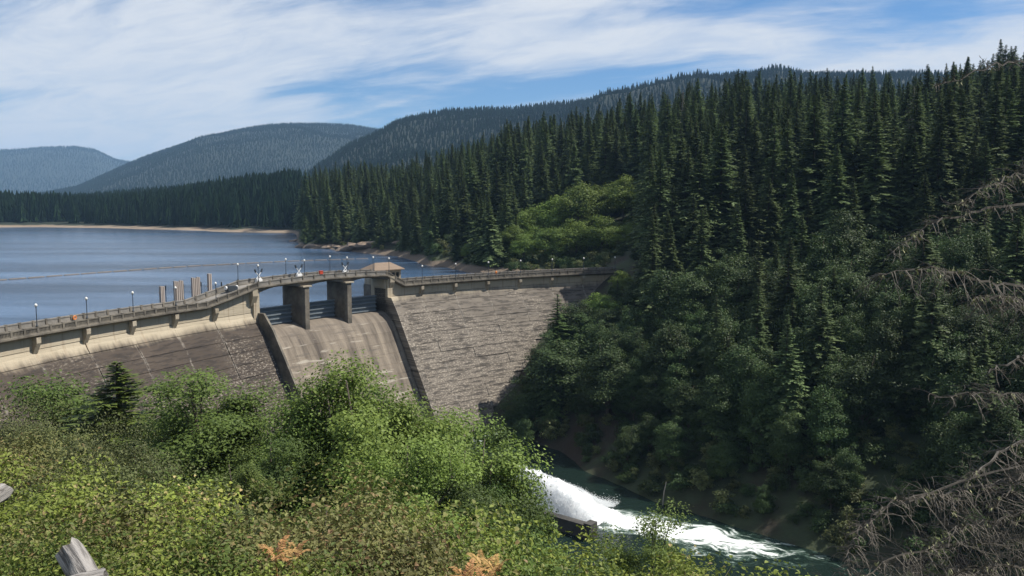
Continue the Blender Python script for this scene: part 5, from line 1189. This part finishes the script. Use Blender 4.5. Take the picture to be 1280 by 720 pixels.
# weathered log rail at the lower left
def wood_mat():
    m, t = new_mat('weathered_grey_log')
    tc = t.n('ShaderNodeTexCoord'); s = t.n('ShaderNodeSeparateXYZ', i0=tc.outputs['Object'])
    v = t.vec(t.m('MULTIPLY', s.outputs[0], 2.0), t.m('MULTIPLY', s.outputs[1], 26.0), t.m('MULTIPLY', s.outputs[2], 26.0))
    n = t.noise(v, 1.0, 5, .65, .4); c = t.mix(t.rng(n, .3, .62), (.07, .062, .055, 1), (.33, .31, .285, 1))
    b = t.n('ShaderNodeBump', Strength=.8, Distance=.03); t.put(b.inputs['Height'], n)
    finish(t, t.n('ShaderNodeBsdfPrincipled', Base_Color=c, Roughness=.9, Normal=b.outputs[0])); return m
M['log'] = wood_mat()
def log_mesh(L, r, seed, n=14, rings=16):
    g = np.random.default_rng(seed); V = []; F = []
    for i in range(rings + 1):
        f = i / rings; x_ = L * f + 0
        for k in range(n):
            th = 2 * math.pi * k / n; rr = r * (1 - .12 * f) * (1 + .16 * vnoise(np.array([f * 4.0]), np.array([k * .9]), seed)[0] * 2)
            V.append((x_ + (.08 * r * g.normal() * 3 if i == rings else 0), rr * math.cos(th), rr * math.sin(th) * 1.05))
    F = [[i * n + k, i * n + (k + 1) % n, (i + 1) * n + (k + 1) % n, (i + 1) * n + k] for i in range(rings) for k in range(n)] + [list(reversed(range(n))), list(range(rings * n, rings * n + n))]
    return mk('log', V, F, M['log'])
def lay_log(p0, p1, r, seed, name, label, parent=None):
    d_ = Vector(p1) - Vector(p0); o = ob(name, log_mesh(d_.length, r, seed), parent, p0); o.rotation_euler = d_.to_track_quat('X', 'Z').to_euler()
    return tag(o, label, 'log') if label else o
def pt3(px, py, depth): dv = ray(px, py); return Vector((0, 0, EYE)) + Vector(dv) * depth
lay_log(pt3(132, 760, 5.4), pt3(88, 690, 5.9), .105, 2, 'weathered_log', 'grey split log with a dark end sticking up at the bottom left')
lay_log(pt3(70, 733, 5.2), pt3(131, 719, 5.3), .05, 5, 'fence_rail', 'short pale rail end behind the grey log')
lay_log(pt3(-40, 640, 8.0), pt3(5, 614, 8.6), .1, 7, 'weathered_log', 'tip of a grey log at the left edge')

# ------------------------------------------------------------------ dead lichen-hung conifer at the right edge
DEADM = M['deadwood'] = simple('dead_grey_branches', (.125, .11, .09), .9, var=.5, scale=6)
tz0 = gz(15.5, 20.5)
dead = empty('dead_conifer', 'dead conifer with bare lichen hung branches reaching in at the right edge', 'tree', (15.5, 20.5, tz0))
mb = MB(); mb.tube([(0, 0, -.5), (.1, 0, 5), (0, .1, 11), (.1, 0, 17), (.15, .05, 21)], [.42, .36, .28, .17, .05], 9); ob('trunk', mb.mesh('trunk', M['deadwood'], True), dead)
DO = Vector((15.5, 20.5, tz0))
class Twigs:
    """many thin 3-sided twigs in one mesh"""
    def __init__(s): s.V = []; s.F = []; s.n = 0
    def curve(s, P, r0, r1):
        P = np.asarray(P, float); m = len(P); T = np.gradient(P, axis=0); T /= np.maximum(np.linalg.norm(T, axis=1, keepdims=True), 1e-6)
        a = np.cross(T, [0.31, .2, .93]); a /= np.maximum(np.linalg.norm(a, axis=1, keepdims=True), 1e-6); b = np.cross(T, a); r = np.linspace(r0, r1, m)[:, None]
        V = np.stack([P + a * r, P - a * r * .5 + b * r * .87, P - a * r * .5 - b * r * .87], 1).reshape(-1, 3)
        i = np.arange(m - 1)[:, None] * 3 + s.n
        for k in range(3): s.F.append(np.concatenate([i + k, i + (k + 1) % 3, i + 3 + (k + 1) % 3, i + 3 + k], 1))
        s.V.append(V); s.n += len(V)
    def mesh(s, name, mat): return mk(name, np.vstack(s.V), np.vstack(s.F), mat)
gd_ = np.random.default_rng(9)
def twig_path(p, d, L, sag, n=6, wig=.12):
    out = [p]; d = d / np.linalg.norm(d)
    for i in range(n):
        d = d + gd_.normal(0, wig, 3) + np.array([0, 0, sag / n]); d /= np.linalg.norm(d); out.append(out[-1] + d * L / n)
    return np.array(out)
LICH = []
def limb(pts, r0, dens=1.0, tw=.9, droop=-.5, lich=.5):
    """pts: (px, py, depth) along the limb, trunk end first"""
    K = np.array([pt3(*p) - DO for p in pts]); K = np.vstack([[np.clip(0.0, 0, 0), 0, K[0][2] - .3], K])
    tt = np.linspace(0, len(K) - 1, 26); P = np.stack([np.interp(tt, np.arange(len(K)), K[:, j]) for j in range(3)], 1)
    for _ in range(3): P[1:-1] = (P[:-2] + 2 * P[1:-1] + P[2:]) / 4
    P[1:-1] += gd_.normal(0, .035, P[1:-1].shape)
    tg = Twigs(); tg.curve(P, r0, .008); T = np.gradient(P, axis=0); T /= np.linalg.norm(T, axis=1, keepdims=True)
    L = np.sum(np.linalg.norm(np.diff(P, axis=0), axis=1)); m = int(L * 8 * dens)
    for _ in range(m):
        f = gd_.uniform(.12, 1.0); q = f * (len(P) - 1); i = min(int(q), len(P) - 2); p = P[i] + (P[i + 1] - P[i]) * (q - i)
        side = np.cross(T[i], [0, 0, 1]); side /= np.linalg.norm(side); d_ = T[i] * gd_.uniform(.1, .9) + side * gd_.choice([-1, 1]) * gd_.uniform(.3, 1) + np.array([0, 0, gd_.normal(droop * .35, .5)])
        l_ = tw * gd_.uniform(.35, 1.2) * (1.15 - .5 * f); w_ = twig_path(p, d_, l_, droop * gd_.uniform(.2, 1.6), 6, .17); tg.curve(w_, .011, .003)
        for _2 in range(gd_.integers(2, 6)):
            j = gd_.integers(1, 6); d2 = (w_[j] - w_[j - 1]) / np.linalg.norm(w_[j] - w_[j - 1]) + gd_.normal(0, .7, 3); tg.curve(twig_path(w_[j], d2, l_ * gd_.uniform(.2, .5), droop * .6, 4, .2), .006, .002)
        if gd_.random() < lich * .35: LICH.append(p + gd_.normal(0, .04, 3))
    ob('branch', tg.mesh('branch', DEADM), dead)
limb([(1300, 74, 20), (1240, 82, 19), (1165, 110, 18)], .035, .7, .5, -.2)
limb([(1300, 212, 20), (1245, 226, 18.5), (1196, 258, 17.5)], .04, 1.3, .8, -.3, .8)
limb([(1300, 250, 20), (1225, 262, 18.5), (1160, 280, 17.5), (1117, 314, 17)], .05, 1.0, .6, -.5, 1)
limb([(1300, 362, 20), (1225, 350, 18), (1165, 335, 16.8), (1098, 342, 16)], .045, 1.3, 1.0, -1.1, .6)
limb([(1300, 388, 19.5), (1262, 372, 18), (1216, 372, 17)], .04, 1.2, 1.0, -.9, .6)
limb([(1300, 436, 20), (1268, 450, 19), (1236, 466, 18)], .075, .6, .6, -.4, .4)
limb([(1300, 498, 20), (1245, 490, 18.5), (1168, 496, 17)], .04, 1.3, .8, -.7, .4)
limb([(1300, 540, 19.5), (1252, 562, 18), (1206, 600, 17), (1188, 640, 16.5)], .06, 1.3, .9, -.3, .5)
limb([(1300, 588, 19), (1215, 612, 17), (1130, 622, 15.5), (1062, 668, 14.5)], .05, 1.2, .9, -.5, .4)
limb([(1300, 668, 18.5), (1215, 678, 17), (1130, 690, 15.5), (1052, 730, 14.5)], .06, 1.5, 1.0, -.2, .4)
limb([(1300, 632, 18), (1240, 650, 17), (1180, 664, 16)], .05, 1.6, 1.1, -.2, .3)
limb([(1300, 706, 17), (1240, 712, 16), (1180, 722, 15)], .05, 1.7, 1.1, -.1, .3)
limb([(1095, 636, 15), (1070, 668, 14.6), (1058, 712, 14.3)], .03, .7, .5, -.4, .2)
limb([(1300, 745, 16), (1200, 745, 15), (1090, 752, 14)], .05, 1.6, 1.1, .3, .3)
limb([(1310, 560, 18.5), (1270, 600, 17.5), (1240, 640, 16.5)], .045, 1.6, 1.0, -.2, .3)
Lc = np.array(LICH); nl = 7; C = np.repeat(Lc, nl, 0) + gd_.normal(0, .035, (len(Lc) * nl, 3)) - np.array([0, 0, .04]); N = rand_unit(gd_, len(C)); D = np.array([[0, 0, -1.0]]) + rand_unit(gd_, len(C)) * .7
V, F = leaf_quads(C, D, N, gd_.uniform(.05, .13, len(C)), gd_.uniform(.02, .05, len(C))); ob('lichen', mk('lichen', V, F, M['lichen']), dead)

# ------------------------------------------------------------------ air
mh_ = bpy.data.materials.new('haze'); mh_.use_nodes = True; mh_.node_tree.nodes.clear(); t = NT(mh_.node_tree)
pv = t.n('ShaderNodeVolumePrincipled'); pv.inputs['Color'].default_value = (.40, .66, 1.0, 1); pv.inputs['Density'].default_value = 7.0e-5; pv.inputs['Anisotropy'].default_value = .0
t.t.links.new(pv.outputs[0], t.n('ShaderNodeOutputMaterial').inputs['Volume'])
mb = MB(); mb.box((0, 0, 455), (27000, 27000, 990)); tag(ob('haze', mb.mesh('haze', mh_)), kind='stuff')
